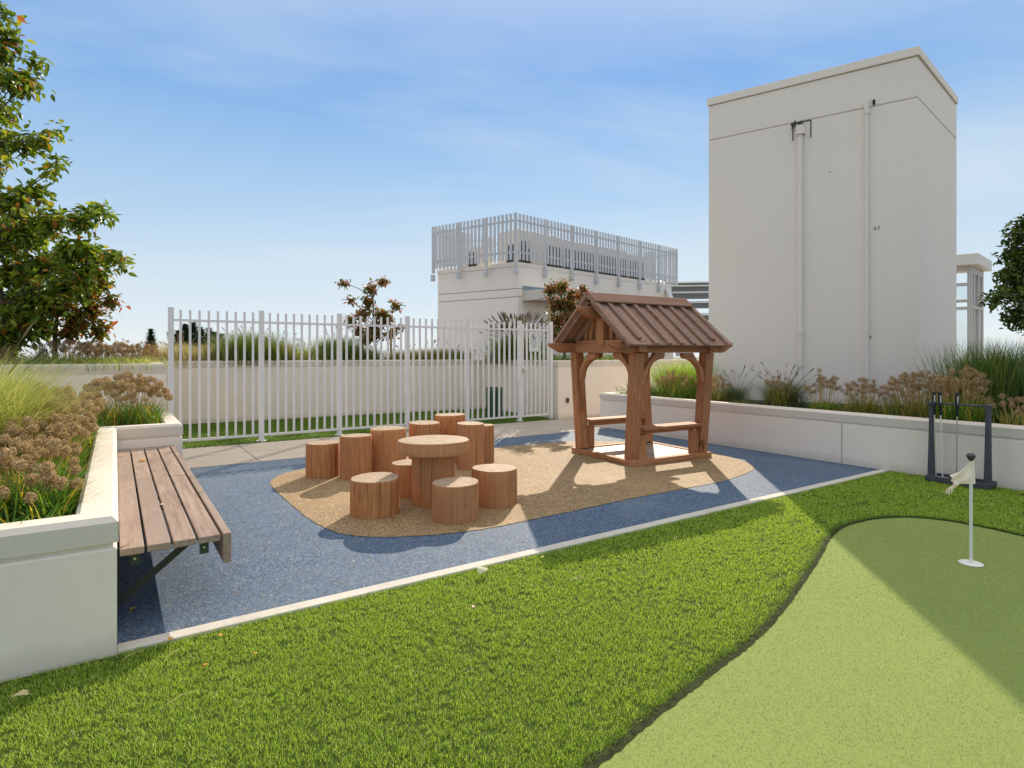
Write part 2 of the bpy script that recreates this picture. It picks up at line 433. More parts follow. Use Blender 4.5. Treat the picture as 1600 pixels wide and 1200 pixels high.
def m_leaf(name, stops, trans=0.45, rough=0.5, zgrad=None, tmul=(1.25, 1.25, 0.7)):
    n = NT(name)
    ge = n.n('ShaderNodeNewGeometry')
    cc = n.ramp(ge.outputs['Random Per Island'], stops)
    if zgrad:
        z0, z1, colr, amt = zgrad
        se = n.n('ShaderNodeSeparateXYZ'); tc_ = n.n('ShaderNodeTexCoord'); n.l(tc_.outputs['Object'], se.inputs[0])
        cc = n.mixc(n.rng(se.outputs['Z'], z0, z1, 0, amt), cc, colr)
    n.done(cc, rough, 0, 0.35)
    tr = n.n('ShaderNodeBsdfTranslucent')
    n.l(n.mixc(1.0, cc, tmul, 'MULTIPLY'), tr.inputs[0])
    ms = n.n('ShaderNodeMixShader'); ms.inputs[0].default_value = trans
    n.l(n.b.outputs[0], ms.inputs[1]); n.l(tr.outputs[0], ms.inputs[2]); n.l(ms.outputs[0], n.out.inputs[0])
    return n.mat
M['turf'] = m_leaf('turf_blades', [(0, (0.19,0.32,0.035)), (0.35, (0.33,0.48,0.05)), (0.7, (0.47,0.62,0.08)), (0.95, (0.58,0.70,0.16)), (0.985, (0.75,0.72,0.48))], 0.38)
M['turf_back'] = m_leaf('turf_blades_back', [(0, (0.07,0.14,0.015)), (0.5, (0.12,0.22,0.025)), (1.0, (0.21,0.31,0.04))], 0.35)
M['green_blades'] = m_leaf('green_pile', [(0, (0.19,0.25,0.06)), (0.5, (0.26,0.33,0.09)), (0.93, (0.35,0.42,0.14)), (1.0, (0.70,0.72,0.45))], 0.3)
M['strap'] = m_leaf('strap_leaves', [(0, (0.05,0.14,0.02)), (0.5, (0.10,0.24,0.03)), (0.78, (0.20,0.33,0.05)), (0.86, (0.62,0.50,0.04)), (1.0, (0.72,0.45,0.08))], 0.4)
M['strap_dry'] = m_leaf('strap_dry', [(0, (0.07,0.15,0.03)), (0.4, (0.16,0.24,0.05)), (0.65, (0.40,0.33,0.07)), (1.0, (0.60,0.42,0.14))], 0.35)
M['stem'] = m_leaf('dry_stems', [(0, (0.50,0.32,0.10)), (0.6, (0.62,0.45,0.15)), (1.0, (0.30,0.33,0.07))], 0.2)
M['head'] = m_leaf('seed_heads', [(0, (0.24,0.165,0.09)), (0.5, (0.48,0.35,0.195)), (1.0, (0.72,0.57,0.34))], 0.3, 0.8, tmul=(1.2,1.1,0.8))
M['head_far'] = m_leaf('seed_heads_rusty', [(0, (0.18,0.115,0.06)), (0.5, (0.40,0.27,0.14)), (1.0, (0.62,0.46,0.26))], 0.3, 0.8, tmul=(1.2,1.1,0.8))
M['pale_grass'] = m_leaf('pale_grass', [(0, (0.20,0.26,0.06)), (0.4, (0.36,0.42,0.12)), (0.8, (0.55,0.55,0.25)), (1.0, (0.66,0.60,0.38))], 0.5)
M['green_grass'] = m_leaf('green_grass', [(0, (0.05,0.10,0.02)), (0.5, (0.10,0.18,0.035)), (0.85, (0.20,0.28,0.06)), (1.0, (0.42,0.38,0.14))], 0.4)
M['lime_grass'] = m_leaf('lime_grass', [(0, (0.13,0.25,0.03)), (0.5, (0.26,0.40,0.05)), (1.0, (0.45,0.55,0.12))], 0.5)
M['blue_grass'] = m_leaf('blue_grass', [(0, (0.07,0.12,0.06)), (0.5, (0.13,0.19,0.10)), (0.9, (0.26,0.30,0.16)), (1.0, (0.42,0.38,0.22))], 0.35)
M['olive_grass'] = m_leaf('olive_grass', [(0, (0.10,0.12,0.03)), (0.5, (0.20,0.21,0.06)), (1.0, (0.45,0.38,0.16))], 0.4)
M['pink_grass'] = m_leaf('pink_grass', [(0, (0.24,0.24,0.09)), (0.5, (0.45,0.38,0.20)), (1.0, (0.62,0.48,0.36))], 0.45)
M['plume'] = m_leaf('plumes', [(0, (0.11,0.09,0.055)), (0.5, (0.24,0.19,0.13)), (1.0, (0.46,0.36,0.24))], 0.3)
M['leaf_green'] = m_leaf('tree_leaves', [(0, (0.06,0.11,0.02)), (0.3, (0.13,0.20,0.025)), (0.78, (0.23,0.31,0.035)), (0.93, (0.42,0.42,0.06)), (0.96, (0.50,0.26,0.03)), (1.0, (0.35,0.08,0.04))], 0.45, 0.35)
M['leaf_red'] = m_leaf('autumn_leaves', [(0, (0.06,0.10,0.02)), (0.35, (0.17,0.15,0.03)), (0.55, (0.38,0.18,0.04)), (0.75, (0.42,0.10,0.05)), (1.0, (0.50,0.16,0.10))], 0.45, 0.4, tmul=(1.2,1.0,0.7))
M['leaf_turning'] = m_leaf('turning_leaves', [(0, (0.07,0.12,0.02)), (0.45, (0.18,0.22,0.03)), (0.65, (0.42,0.30,0.05)), (0.8, (0.42,0.17,0.04)), (1.0, (0.45,0.12,0.06))], 0.45, 0.4, tmul=(1.2,1.1,0.7))
M['leaf_mixed'] = m_leaf('maple_leaves', [(0, (0.08,0.14,0.03)), (0.45, (0.17,0.21,0.04)), (0.62, (0.28,0.15,0.05)), (0.85, (0.42,0.16,0.08)), (1.0, (0.62,0.24,0.15))], 0.4, 0.4, tmul=(1.2,1.0,0.7))
M['leaf_dark'] = m_leaf('dark_leaves', [(0, (0.04,0.075,0.02)), (0.5, (0.085,0.135,0.03)), (1.0, (0.18,0.23,0.05))], 0.4, 0.4)
M['conifer'] = m_leaf('conifer_needles', [(0, (0.03,0.06,0.035)), (1.0, (0.07,0.11,0.06))], 0.1, 0.8)
M['flag'] = m_leaf('flag_cloth', [(0, (0.93,0.81,0.66)), (1.0, (0.95,0.83,0.68))], 0.20, 0.7, tmul=(1,0.95,0.8))
M['fallen_yellow'] = m_leaf('fallen_yellow', [(0, (0.60,0.42,0.05)), (1.0, (0.70,0.50,0.08))], 0.3)
M['fallen_orange'] = m_leaf('fallen_orange', [(0, (0.62,0.30,0.04)), (1.0, (0.70,0.38,0.06))], 0.3)
M['fallen_tan'] = m_leaf('fallen_tan', [(0, (0.62,0.50,0.25)), (1.0, (0.70,0.60,0.35))], 0.3)
M['fallen_brown'] = m_leaf('fallen_brown', [(0, (0.30,0.17,0.08)), (1.0, (0.40,0.24,0.12))], 0.3)
M['fallen_pale'] = m_leaf('fallen_pale', [(0, (0.60,0.62,0.38)), (1.0, (0.74,0.70,0.55))], 0.3)

# turf base (what shows between the blades)
n = NT('turf_base'); c = n.coord(kind='Object')
cc = n.mixc(n.rng(n.noise(c, 120, 4, 0.6), 0.3, 0.7, 0, 1), (0.035, 0.06, 0.01), (0.09, 0.14, 0.02))
cc = n.mixc(n.rng(n.noise(c, 3, 4, 0.6), 0.4, 0.8, 0, 0.4), cc, (0.04, 0.08, 0.01))
n.bump(n.noise(c, 160, 3, 0.7), 0.8, 0.01)
M['turf_base'] = n.done(cc, 0.9, 0, 0.1)
n = NT('putting_base'); c = n.coord(kind='Object')
cc = n.mixc(n.rng(n.noise(c, 200, 4, 0.75), 0.3, 0.7, 0, 1), (0.19, 0.25, 0.06), (0.27, 0.335, 0.095))
cc = n.mixc(n.rng(n.noise(c, 1.2, 4, 0.6), 0.35, 0.75, 0, 0.35), cc, (0.18, 0.245, 0.065))
n.bump(n.noise(c, 260, 3, 0.7), 0.5, 0.004)
M['putting'] = n.done(cc, 0.85, 0, 0.15)
n = NT('terrain'); c = n.coord(kind='Object')
cc = n.mixc(n.rng(n.noise(c, 0.02, 5, 0.6), 0.35, 0.65, 0, 1), (0.06, 0.085, 0.04), (0.14, 0.14, 0.12))
M['terrain'] = n.done(cc, 0.9)

M['turf_dark'] = m_plain('turf_dark', (0.07, 0.125, 0.02), 0.9, 0, 0.2, 60, 0.6, 0.1)
# ------------------------------------------------------------------ ground, deck, surfaces
def sheet(name, poly, z, mat):
    mb = MB(); mb.add([(x,y,z) for x,y in poly], [tuple(range(len(poly)))])
    o = part(name, mb, mat); return struct(o)
terr = sheet('terrain', [(-2500,-2500),(2500,-2500),(2500,2500),(-2500,2500)], -16, M['terrain'])
deck = MB(); deck.box(-14,-9,-16,40,34,-0.03)
struct(part('roof_deck', deck, M['concrete']))

# concrete path with its slabs, rubber surfacing, kerb, turf
path = struct(sheet('concrete_path', [(-6,4.69),(24,4.69),(24,6.36),(-6,6.36)], -0.018, M['groove']))
xj = -4.5
slabs = 0
while xj < 12:
    for y0, y1 in ((4.70, 5.52), (5.53, 6.355)):
        mb = MB(); mb.box(xj+0.006, y0+0.004, -0.014, xj+1.20-0.006, y1-0.003, 0.004 + random.uniform(-0.001, 0.001))
        part('slab', mb, M['concrete'], path, bev=0.004)
    xj += 1.20
def smooth_closed(pts, per=8):
    out = []; n_ = len(pts)
    for i in range(n_):
        p0, p1, p2, p3 = [pts[(i+k-1) % n_] for k in range(4)]
        for j in range(per):
            t = j/per
            out.append(tuple(0.5*((2*p1[k])+(-p0[k]+p2[k])*t+(2*p0[k]-5*p1[k]+4*p2[k]-p3[k])*t*t+(-p0[k]+3*p1[k]-3*p2[k]+p3[k])*t**3) for k in (0,1)))
    return out
sheet('blue_rubber_surface', [(-0.1,0.09),(7.46,0.09),(7.46,4.69),(0.5,4.69),(-0.1,3.9)], 0.0, M['blue'])
TAN = [(1.31,2.9),(1.36,3.4),(1.62,3.78),(2.2,3.95),(3.3,3.98),(4.815,3.96),(5.9,3.78),(6.55,3.2),(6.75,2.3),(6.62,1.5),(6.30,1.02),(5.89,0.84),(5.2,0.73),(4.13,0.74),(3.0,0.70),(2.27,0.70),(1.72,0.88),(1.42,1.15),(1.32,1.6),(1.30,2.3)]
tanp = [(x+random.gauss(0,0.0035), y+random.gauss(0,0.0035)) for x, y in smooth_closed(TAN, 60)]
sheet('tan_rubber_surface', tanp, 0.004, M['tan'])
mb = MB(); mb.box(-0.0,0.0,-0.02,7.41,0.088,0.012)
struct(part('kerb', mb, M['kerb'], bev=0.006))

GREEN = [(-1.5,-3.3),(-0.8,-2.75),(0.0,-2.2),(0.75,-1.86),(1.523,-1.68),(2.108,-1.575),(2.61,-1.48),(3.226,-1.29),(3.86,-1.07),(4.322,-0.90),(4.70,-0.815),(5.11,-0.836),(5.42,-0.975),(5.57,-1.2),(5.60,-1.457),(5.56,-1.8),(5.55,-2.3),(5.7,-2.9),(5.9,-3.6),(5.6,-4.6),(3.0,-5.6),(0,-5.4),(-1.6,-4.4)]
gp = [(x+random.gauss(0,0.0028), y+random.gauss(0,0.0028)) for x, y in smooth_closed(GREEN, 26)]
def in_poly(px_, py_, poly):
    inside = np.zeros(len(px_), bool); n_ = len(poly)
    for i in range(n_):
        x1, y1 = poly[i]; x2, y2 = poly[(i+1)%n_]
        c1 = (y1 > py_) != (y2 > py_)
        with np.errstate(divide='ignore', invalid='ignore'):
            xi = (x2-x1)*(py_-y1)/(y2-y1+1e-12)+x1
        inside ^= c1 & (px_ < xi)
    return inside
sheet('lawn_base', [(-6,-7),(7.43,-7),(7.41,0.0),(-6,0.0)], -0.004, M['turf_base'])
sheet('putting_green', gp, 0.003, M['putting'])
sheet('dog_run_turf', [(0.6,6.36),(7.62,6.36),(7.52,9.2),(0.6,9.8)], -0.002, M['turf_dark'])
# dark cut edge of the turf around the putting green
mb = MB(); ng = len(gp)
edge_in = [0.010 + 0.012*math.sin(i*0.9) * math.sin(i*0.37+1) + random.uniform(-0.006,0.008) for i in range(ng)]
for i in range(ng):
    vs = []
    for k in (i, (i+1)%ng):
        p = Vector(gp[k]); nn = (Vector(gp[(k+1)%ng]) - Vector(gp[k-1])).normalized(); nn = Vector((-nn.y, nn.x))
        vs += [(p.x+nn.x*edge_in[k], p.y+nn.y*edge_in[k], 0.0065), (p.x-nn.x*0.03, p.y-nn.y*0.03, 0.0065)]
    mb.add(vs, [(0,2,3,1)])
o = part('turf_cut_edge', mb, M['thatch']); struct(o)

def blades(P, L, W, lean, az, droop=0.25, seg=1, z0=0.0, curl=None):
    """vectorised blades: seg==1 gives a quad + tip (3 tris)"""
    n_ = len(P); ct, st = np.cos(az), np.sin(az)
    H = np.stack([ct, st, np.zeros(n_)], 1); S = np.stack([-st, ct, np.zeros(n_)], 1)
    ts = np.linspace(0, 1, seg+2)
    V = []; 
    for i, t in enumerate(ts):
        hor = (lean*t + droop*t*t) * L
        ver = t*L*np.sqrt(np.maximum(0.05, 1-lean**2)) - droop*t*t*L*0.55
        c = P + H*hor[:,None]; c[:,2] += ver
        w = W*(1-t**1.6)*0.5 if i else W*0.5
        if i == len(ts)-1: V.append(c[:,None,:])
        else: V.append(np.stack([c - S*w[:,None], c + S*w[:,None]], 1))
    V = np.concatenate(V, 1)              # n, 2*(seg+1)+1, 3
    k = V.shape[1]; F = []
    for i in range(seg):
        a = 2*i; F += [(a,a+1,a+3),(a,a+3,a+2)]
    a = 2*seg; F += [(a,a+1,a+2)]
    F = np.array(F)[None] + (np.arange(n_)*k)[:,None,None]
    return V.reshape(-1,3), F.reshape(-1,3)
def in_view(x, y, far=30, near=1.5, mar=0.35):
    X = (x+0.008)*math.cos(T) - (y+3.188)*math.sin(T); Y = (x+0.008)*math.sin(T) + (y+3.188)*math.cos(T)
    return (Y > near) & (Y < far) & (np.abs(X) < 0.87*Y + mar), Y
# lawn pile, dense near the standing point and thinning with distance
cand = rng.uniform([-4.5,-4.0],[7.43,0.03],(1900000,2))
ok, D = in_view(cand[:,0], cand[:,1])
area = 11.93*4.02; dens = 1900000/area
want = np.clip(34000*(2.6/np.maximum(D,1.5))**1.25, 6500, 34000)
def vnoise(x, y, f, seed):
    xi = np.floor(x*f).astype(np.int64); yi = np.floor(y*f).astype(np.int64); fx_ = x*f-xi; fy_ = y*f-yi
    h = lambda a, b: np.modf(np.abs(np.sin(a*127.1+b*311.7+seed*17.3)*43758.5453))[0]
    fx_ = fx_*fx_*(3-2*fx_); fy_ = fy_*fy_*(3-2*fy_)
    return (h(xi,yi)*(1-fx_)+h(xi+1,yi)*fx_)*(1-fy_) + (h(xi,yi+1)*(1-fx_)+h(xi+1,yi+1)*fx_)*fy_
nzz = 0.55*vnoise(cand[:,0],cand[:,1],48,1)+0.30*vnoise(cand[:,0],cand[:,1],22,2)+0.15*vnoise(cand[:,0],cand[:,1],6,3)
want = want*np.clip((nzz-0.24)/0.20, 0.12, 1.0)
ok &= rng.random(len(cand)) < want/dens
ok &= ~in_poly(cand[:,0], cand[:,1], gp)
ok &= ~((cand[:,0] < 0.0) & (cand[:,1] > -0.005))
ok &= cand[:,1] < 0.024 - 0.038*vnoise(cand[:,0], cand[:,1]*0, 14, 5) + 0.02*vnoise(cand[:,0], cand[:,1]*0, 60, 6)
cand = cand[ok]; D = D[ok]; nb_ = len(cand)
print('lawn blades', nb_)
clump = 0.5 + 0.5*np.sin(cand[:,0]*31+np.sin(cand[:,1]*23)*2)*np.sin(cand[:,1]*37+np.sin(cand[:,0]*19)*2)
P = np.column_stack([cand, np.zeros(nb_)])
az = rng.uniform(0, 2*np.pi, nb_) ; az = np.where(rng.random(nb_) < 0.5, rng.normal(-2.2, 0.7, nb_), az)
L = rng.uniform(0.013, 0.024, nb_) * (0.85+0.25*clump); W = rng.uniform(0.0013, 0.0022, nb_) * np.clip(D/2.6, 1, 2.2)
V, F = blades(P, L, W, rng.uniform(0.1,0.6,nb_), az, 0.25, 1)
o = fast('lawn_grass', V, F, M['turf']); o['label'] = 'bright green artificial turf with long pile in front of the kerb'; o['category'] = 'artificial lawn'
# longer dark fringe of the lawn along the cut
nf = 26000; idx = rng.integers(0, ng, nf); tt = rng.random(nf)
ga = np.array(gp); A = ga[idx]; B = ga[(idx+1)%ng]; Pm = A + (B-A)*tt[:,None]; Tn = B-A; Tn /= np.linalg.norm(Tn,axis=1)[:,None]
sgn = 1 if sum(gp[i][0]*gp[(i+1)%ng][1]-gp[(i+1)%ng][0]*gp[i][1] for i in range(ng)) > 0 else -1
Nn = np.stack([Tn[:,1], -Tn[:,0]],1)*sgn          # outward from the green
off = rng.uniform(-0.010,0.040,nf)
P = np.column_stack([Pm + Nn*off[:,None], np.zeros(nf)])
ok, _ = in_view(P[:,0], P[:,1]); ok &= (vnoise(P[:,0],P[:,1],34,9) > 0.35 - off*9)
P = P[ok]; Nn = Nn[ok]; nf = len(P)
az = np.arctan2(-Nn[:,1], -Nn[:,0]) + rng.normal(0,1.1,nf)
V, F = blades(P, rng.uniform(0.010,0.030,nf), np.full(nf,0.0021), rng.uniform(0.1,0.8,nf), az, 0.3, 1)
o = fast('lawn_fringe', V, F, M['turf_back']); o['label'] = 'darker ragged turf fringe round the putting green edge'; o['category'] = 'artificial lawn'
# putting green pile
cand = rng.uniform([-1.5,-3.4],[5.7,-0.7],(520000,2)); ok, D = in_view(cand[:,0], cand[:,1])
ok &= in_poly(cand[:,0], cand[:,1], gp) & (rng.random(len(cand)) < np.clip((3.0/np.maximum(D,1.5))**1.1,0.25,1)*0.85)
cand = cand[ok]; D = D[ok]; k_ = len(cand)
print('green blades', k_)
V, F = blades(np.column_stack([cand, np.full(k_,0.002)]), rng.uniform(0.004,0.008,k_), rng.uniform(0.0014,0.0022,k_)*np.clip(D/2.6,1,2), rng.uniform(0.3,0.85,k_), rng.uniform(0,6.28,k_), 0.2, 1)
o = fast('putting_green_pile', V, F, M['green_blades']); o['label'] = 'short pale green pile of the putting green'; o['category'] = 'artificial turf'
# turf strip behind the fence
cand = rng.uniform([0.62,6.33],[7.55,9.5],(60000,2)); ok, _ = in_view(cand[:,0], cand[:,1]); cand = cand[ok]; k_ = len(cand)
V, F = blades(np.column_stack([cand, np.zeros(k_)]), rng.uniform(0.02,0.04,k_), np.full(k_,0.007), rng.uniform(0.1,0.6,k_), rng.uniform(0,6.28,k_), 0.2, 1)
o = fast('dog_run_grass', V, F, M['turf_back']); o['label'] = 'green turf strip behind the white picket fence'; o['category'] = 'artificial lawn'

# ------------------------------------------------------------------ walls and planters
def sweep(prof, path):
    """closed profile (offset to the right of travel, z) swept along a plan polyline with mitred corners"""
    mb = MB(); P_ = [Vector(p) for p in path]; n_ = len(P_); m_ = len(prof)
    for i, p in enumerate(P_):
        d0 = (p - P_[i-1]).normalized() if i else (P_[1]-p).normalized()
        d1 = (P_[i+1] - p).normalized() if i < n_-1 else d0
        n0 = Vector((d0.y, -d0.x)); n1 = Vector((d1.y, -d1.x)); b_ = (n0+n1); b_ = b_ / max(1e-6, b_.dot(n0)) 
        for o_, z in prof: mb.v.append((p.x + b_.x*o_, p.y + b_.y*o_, z))
    for i in range(n_-1):
        for j in range(m_):
            mb.f.append((i*m_+j, (i+1)*m_+j, (i+1)*m_+(j+1)%m_, i*m_+(j+1)%m_)); mb.m.append(0)
    mb.f.append(tuple(range(m_))); mb.m.append(0)
    mb.f.append(tuple(range(n_*m_-1, (n_-1)*m_-1, -1))); mb.m.append(0)
    import bmesh
    bm = bmesh.new(); vs = [bm.verts.new(v) for v in mb.v]
    for f in mb.f: bm.faces.new([vs[k] for k in f])
    bmesh.ops.recalc_face_normals(bm, faces=bm.faces)
    bm.verts.index_update()
    out = MB(); out.v = [tuple(v.co) for v in bm.verts]; out.f = [tuple(v.index for v in f.verts) for f in bm.faces]; out.m = [0]*len(out.f)
    bm.free(); return out
def wall_thing(name, label, cat, path, H, th=0.15, cap=0.115, capmat='white_cap', proud=0.0):
    x = sum(p[0] for p in path)/len(path); y = sum(p[1] for p in path)/len(path)
    r = thing(name, label, cat, (x, y, 0))
    b0 = H - cap - 0.022
    part('wall_body', sweep([(0,-0.03),(0,b0-0.010),(-0.010,b0),(-th,b0),(-th,-0.03)], path), M['white'], r)
    part('reveal', sweep([(-0.014,b0),(-0.014,H-cap),(-th+0.01,H-cap),(-th+0.01,b0)], path), M['white'], r)
    part('cap', sweep([(proud,H-cap),(proud,H-0.024),(proud-0.026,H),(-th+0.02,H),(-th,H-0.02),(-th,H-cap)], path), M[capmat], r)
    return r
LP = [(-5,0.0),(0.0,0.0),(0.0,3.87),(0.58,3.87),(0.58,5.31),(-5,5.31)]
wall_thing('planter_wall', 'white rendered planter wall behind the slatted bench, nearest on the left', 'planter', LP, 0.62, 0.16, proud=0.006)
RW = [(14,4.95),(7.45,4.95),(7.415,0.86),(7.40,-7)]
wall_thing('planter_wall', 'long white rendered planter wall below the tall white block', 'planter', RW, 0.63, 0.16, proud=0.006)
BW = [(-9,6.55),(0.60,6.55),(0.60,9.76),(7.52,9.18),(7.60,6.38),(24,6.30)]
wall_thing('parapet_wall', 'white rendered low wall wrapping round the turf behind the fence', 'wall', BW, 1.215, 0.18, cap=0.13)
# fine control joints and the wall outlet
jt = MB()
for b in (0.55, -1.9): jt.box(7.4065, b-0.003, 0.0, 7.4115, b+0.003, 0.49)
rj = [o for o in col.objects if o.name == 'planter_wall.001'][0]
part('control_joint', jt, M['groove'], rj)
mb = MB(); mb.box(7.80, 6.352, 0.33, 7.875, 6.385, 0.43)
ob = part('outlet_box', mb, M['outlet'], bev=0.004)
tag(ob, 'small dark outlet box on the cream wall beside the gazebo', 'outlet')
mb = MB(); mb.box(7.818, 6.348, 0.36, 7.857, 6.353, 0.40); part('socket_cover', mb, M['dark_metal'], ob)

def soil(name, poly, z): sheet(name, poly, z, M['soil'])
soil('planting_soil', [(-5,0.15),(-0.15,0.15),(-0.15,4.02),(0.43,4.02),(0.43,5.16),(-5,5.16)], 0.53)
soil('planting_soil', [(7.57,-7),(16,-7),(16,4.8),(7.6,4.8)], 0.54)
soil('planting_soil', [(-9,6.72),(0.43,6.72),(0.43,9.93),(7.68,9.34),(7.77,6.55),(24,6.47),(24,13),(-9,13)], 1.12)

# ------------------------------------------------------------------ tower
def quad_block(pts, z0, z1):
    mb = MB(); return mb.prism(pts, z0, z1)
def inset(pts, d):
    c_ = Vector((sum(p[0] for p in pts)/4, sum(p[1] for p in pts)/4)); out = []
    for p in pts:
        v_ = Vector(p)-c_; out.append(tuple(c_ + v_*(1 - d*1.4/v_.length)))
    return out
tL, tC, tR = cw(3.604,10.8), cw(6.18,8.97), cw(8.11,10.74)
tB = (tL[0]+tR[0]-tC[0], tL[1]+tR[1]-tC[1])
TP = [tL, tC, tR, tB]
tow = thing('stair_tower', 'tall plain white rendered tower block with two downpipes', 'building', ((tC[0]+tB[0])/2,(tC[1]+tB[1])/2,0))
part('wall', quad_block(TP, -0.05, 5.255), M['tower'], tow, bev=0.01)
part('wall_joint', quad_block(inset(TP,0.008), 5.255, 5.27), M['tower_joint'], tow)
part('upper_wall', quad_block(TP, 5.27, 5.885), M['tower'], tow, bev=0.01)
part('coping_joint', quad_block(inset(TP,0.012), 5.885, 5.90), M['tower_joint'], tow)
part('coping', quad_block(inset(TP,-0.022), 5.90, 6.035), M['tower'], tow, bev=0.008)
dl = (Vector(tC)-Vector(tL)); fl = dl.length; dl.normalize(); nl = Vector((dl.y,-dl.x))   # outward towards the yard
if nl.dot(Vector((0,-3.2))-Vector(tC)) < 0: nl = -nl
def onface(fr, off): p = Vector(tL) + dl*fl*fr + nl*off; return p
# downpipe with conductor head
p = onface(0.487, 0.045)
pipe = thing('downpipe', 'white downpipe with box shaped head and moss, left one on the tower', 'downpipe', (p.x,p.y,0.5))
mb = MB(); mb.tube([(p.x,p.y,0.5),(p.x,p.y,5.02)],0.040,14); part('pipe', mb, M['pipe'], pipe, smooth=True)
for z in (1.72,):
    mb = MB(); mb.tube([(p.x,p.y,z-0.03),(p.x,p.y,z+0.03)],0.050,14); part('coupling', mb, M['pipe'], pipe, smooth=True)
mb = MB(); q0 = p - dl*0.055 + nl*0.005; q1 = p + dl*0.075 + nl*0.005
mb.beam((q0.x,q0.y,5.10),(q1.x,q1.y,5.10),0.12,0.15); part('conductor_head', mb, M['pipe'], pipe, bev=0.006)
mb = MB()
fr0 = onface(0.487,0.006)
for s_ in (-0.12, 0.155):
    e = fr0 + dl*s_; mb.beam((e.x,e.y,4.96),(e.x,e.y,5.25),0.012,0.012,up=(1,0,0))
e0 = fr0 - dl*0.12; e1 = fr0 + dl*0.155
mb.beam((e0.x,e0.y,5.25),(e1.x,e1.y,5.25),0.010,0.012)
part('scupper_frame', mb, M['moss'], pipe)
mv, mf = [], []
for k in range(70):
    a = fr0 + dl*random.uniform(-0.13,0.05)*1.0 + nl*random.uniform(0.01,0.11); z = 5.19+random.uniform(-0.02,0.05)
    r = random.uniform(0.015,0.04); an = random.uniform(0,6.28)
    mv += [(a.x,a.y,z),(a.x+r*math.cos(an),a.y+r*math.sin(an),z+random.uniform(-r,r)),(a.x+r*math.cos(an+1.2),a.y+r*math.sin(an+1.2),z+random.uniform(-r,r))]
    mf.append((3*k,3*k+1,3*k+2))
fast('moss', mv, mf, M['moss'], pipe)
p = onface(0.79, 0.04)
pipe2 = thing('downpipe', 'plain thin white downpipe, right one on the tower', 'downpipe', (p.x,p.y,0.5))
mb = MB(); mb.tube([(p.x,p.y,0.5),(p.x,p.y,5.33)],0.028,14); part('pipe', mb, M['pipe'], pipe2, smooth=True)
mb = MB(); mb.tube([(p.x,p.y,5.15),(p.x,p.y,5.38)],0.038,14); part('outlet_sleeve', mb, M['pipe'], pipe2, smooth=True)
mb = MB(); mb.tube([(p.x,p.y,1.69),(p.x,p.y,1.75)],0.034,14); part('coupling', mb, M['pipe'], pipe2, smooth=True)
mb = MB(); e = onface(0.82,0.012); mb.beam((e.x,e.y,5.28),(e.x,e.y,5.36),0.03,0.02,up=(1,0,0)); part('wall_clip', mb, M['moss'], pipe2)
# scars on the render
for fr_, z, w, h_ in ((0.825,3.33,0.018,0.045),(0.84,3.34,0.008,0.06),(0.625,4.33,0.012,0.02),(0.80,1.62,0.035,0.035)):
    e = onface(fr_, 0.002); mb = MB(); mb.beam((e.x-dl.x*w,e.y-dl.y*w,z),(e.x+dl.x*w,e.y+dl.y*w,z),0.006,h_)
    part('patch_mark', mb, M['groove'], tow)

# ------------------------------------------------------------------ penthouse with roof screen
hC, hL, hR = (0.19,20.0), (-2.79,22.1), (7.30,26.62)
HP = [cw(*hL), cw(*hC), cw(*hR), cw(hL[0]+hR[0]-hC[0], hL[1]+hR[1]-hC[1])]
pent = thing('penthouse', 'white flat roofed penthouse with stucco joints beyond the hedge', 'building', (*HP[1], 0))
part('wall', quad_block(HP, -0.05, 3.28), M['house'], pent, bev=0.01)
part('wall_joint', quad_block(inset(HP,0.02), 3.28, 3.305), M['groove'], pent)
part('wall_band', quad_block(HP, 3.305, 3.56), M['house'], pent, bev=0.01)
part('wall_joint', quad_block(inset(HP,0.02), 3.56, 3.585), M['groove'], pent)
part('upper_wall', quad_block(HP, 3.585, 4.34), M['house'], pent, bev=0.01)
part('coping', quad_block(inset(HP,-0.03), 4.34, 4.48), M['house'], pent, bev=0.01)
rd = (Vector(HP[2])-Vector(HP[1])).normalized(); rn = Vector((rd.y,-rd.x))
if rn.dot(Vector((0,-3.2))-Vector(HP[1])) < 0: rn = -rn
def onr(s_, off): return Vector(HP[1]) + rd*s_ + rn*off
a0, a1 = onr(0.25,0.02), onr(2.6,0.02)
mb = MB(); mb.beam((a0.x,a0.y,3.60),(a1.x,a1.y,3.60),0.03,0.16); part('clerestory_window', mb, M['window'], pent)
mb = MB(); q = [onr(0.22,0.0), onr(0.22,0.75), onr(2.7,0.75), onr(2.7,0.0)]
mb.prism([tuple(x) for x in q], 3.16, 3.50); part('door_canopy', mb, M['white_cap'], pent, bev=0.01)
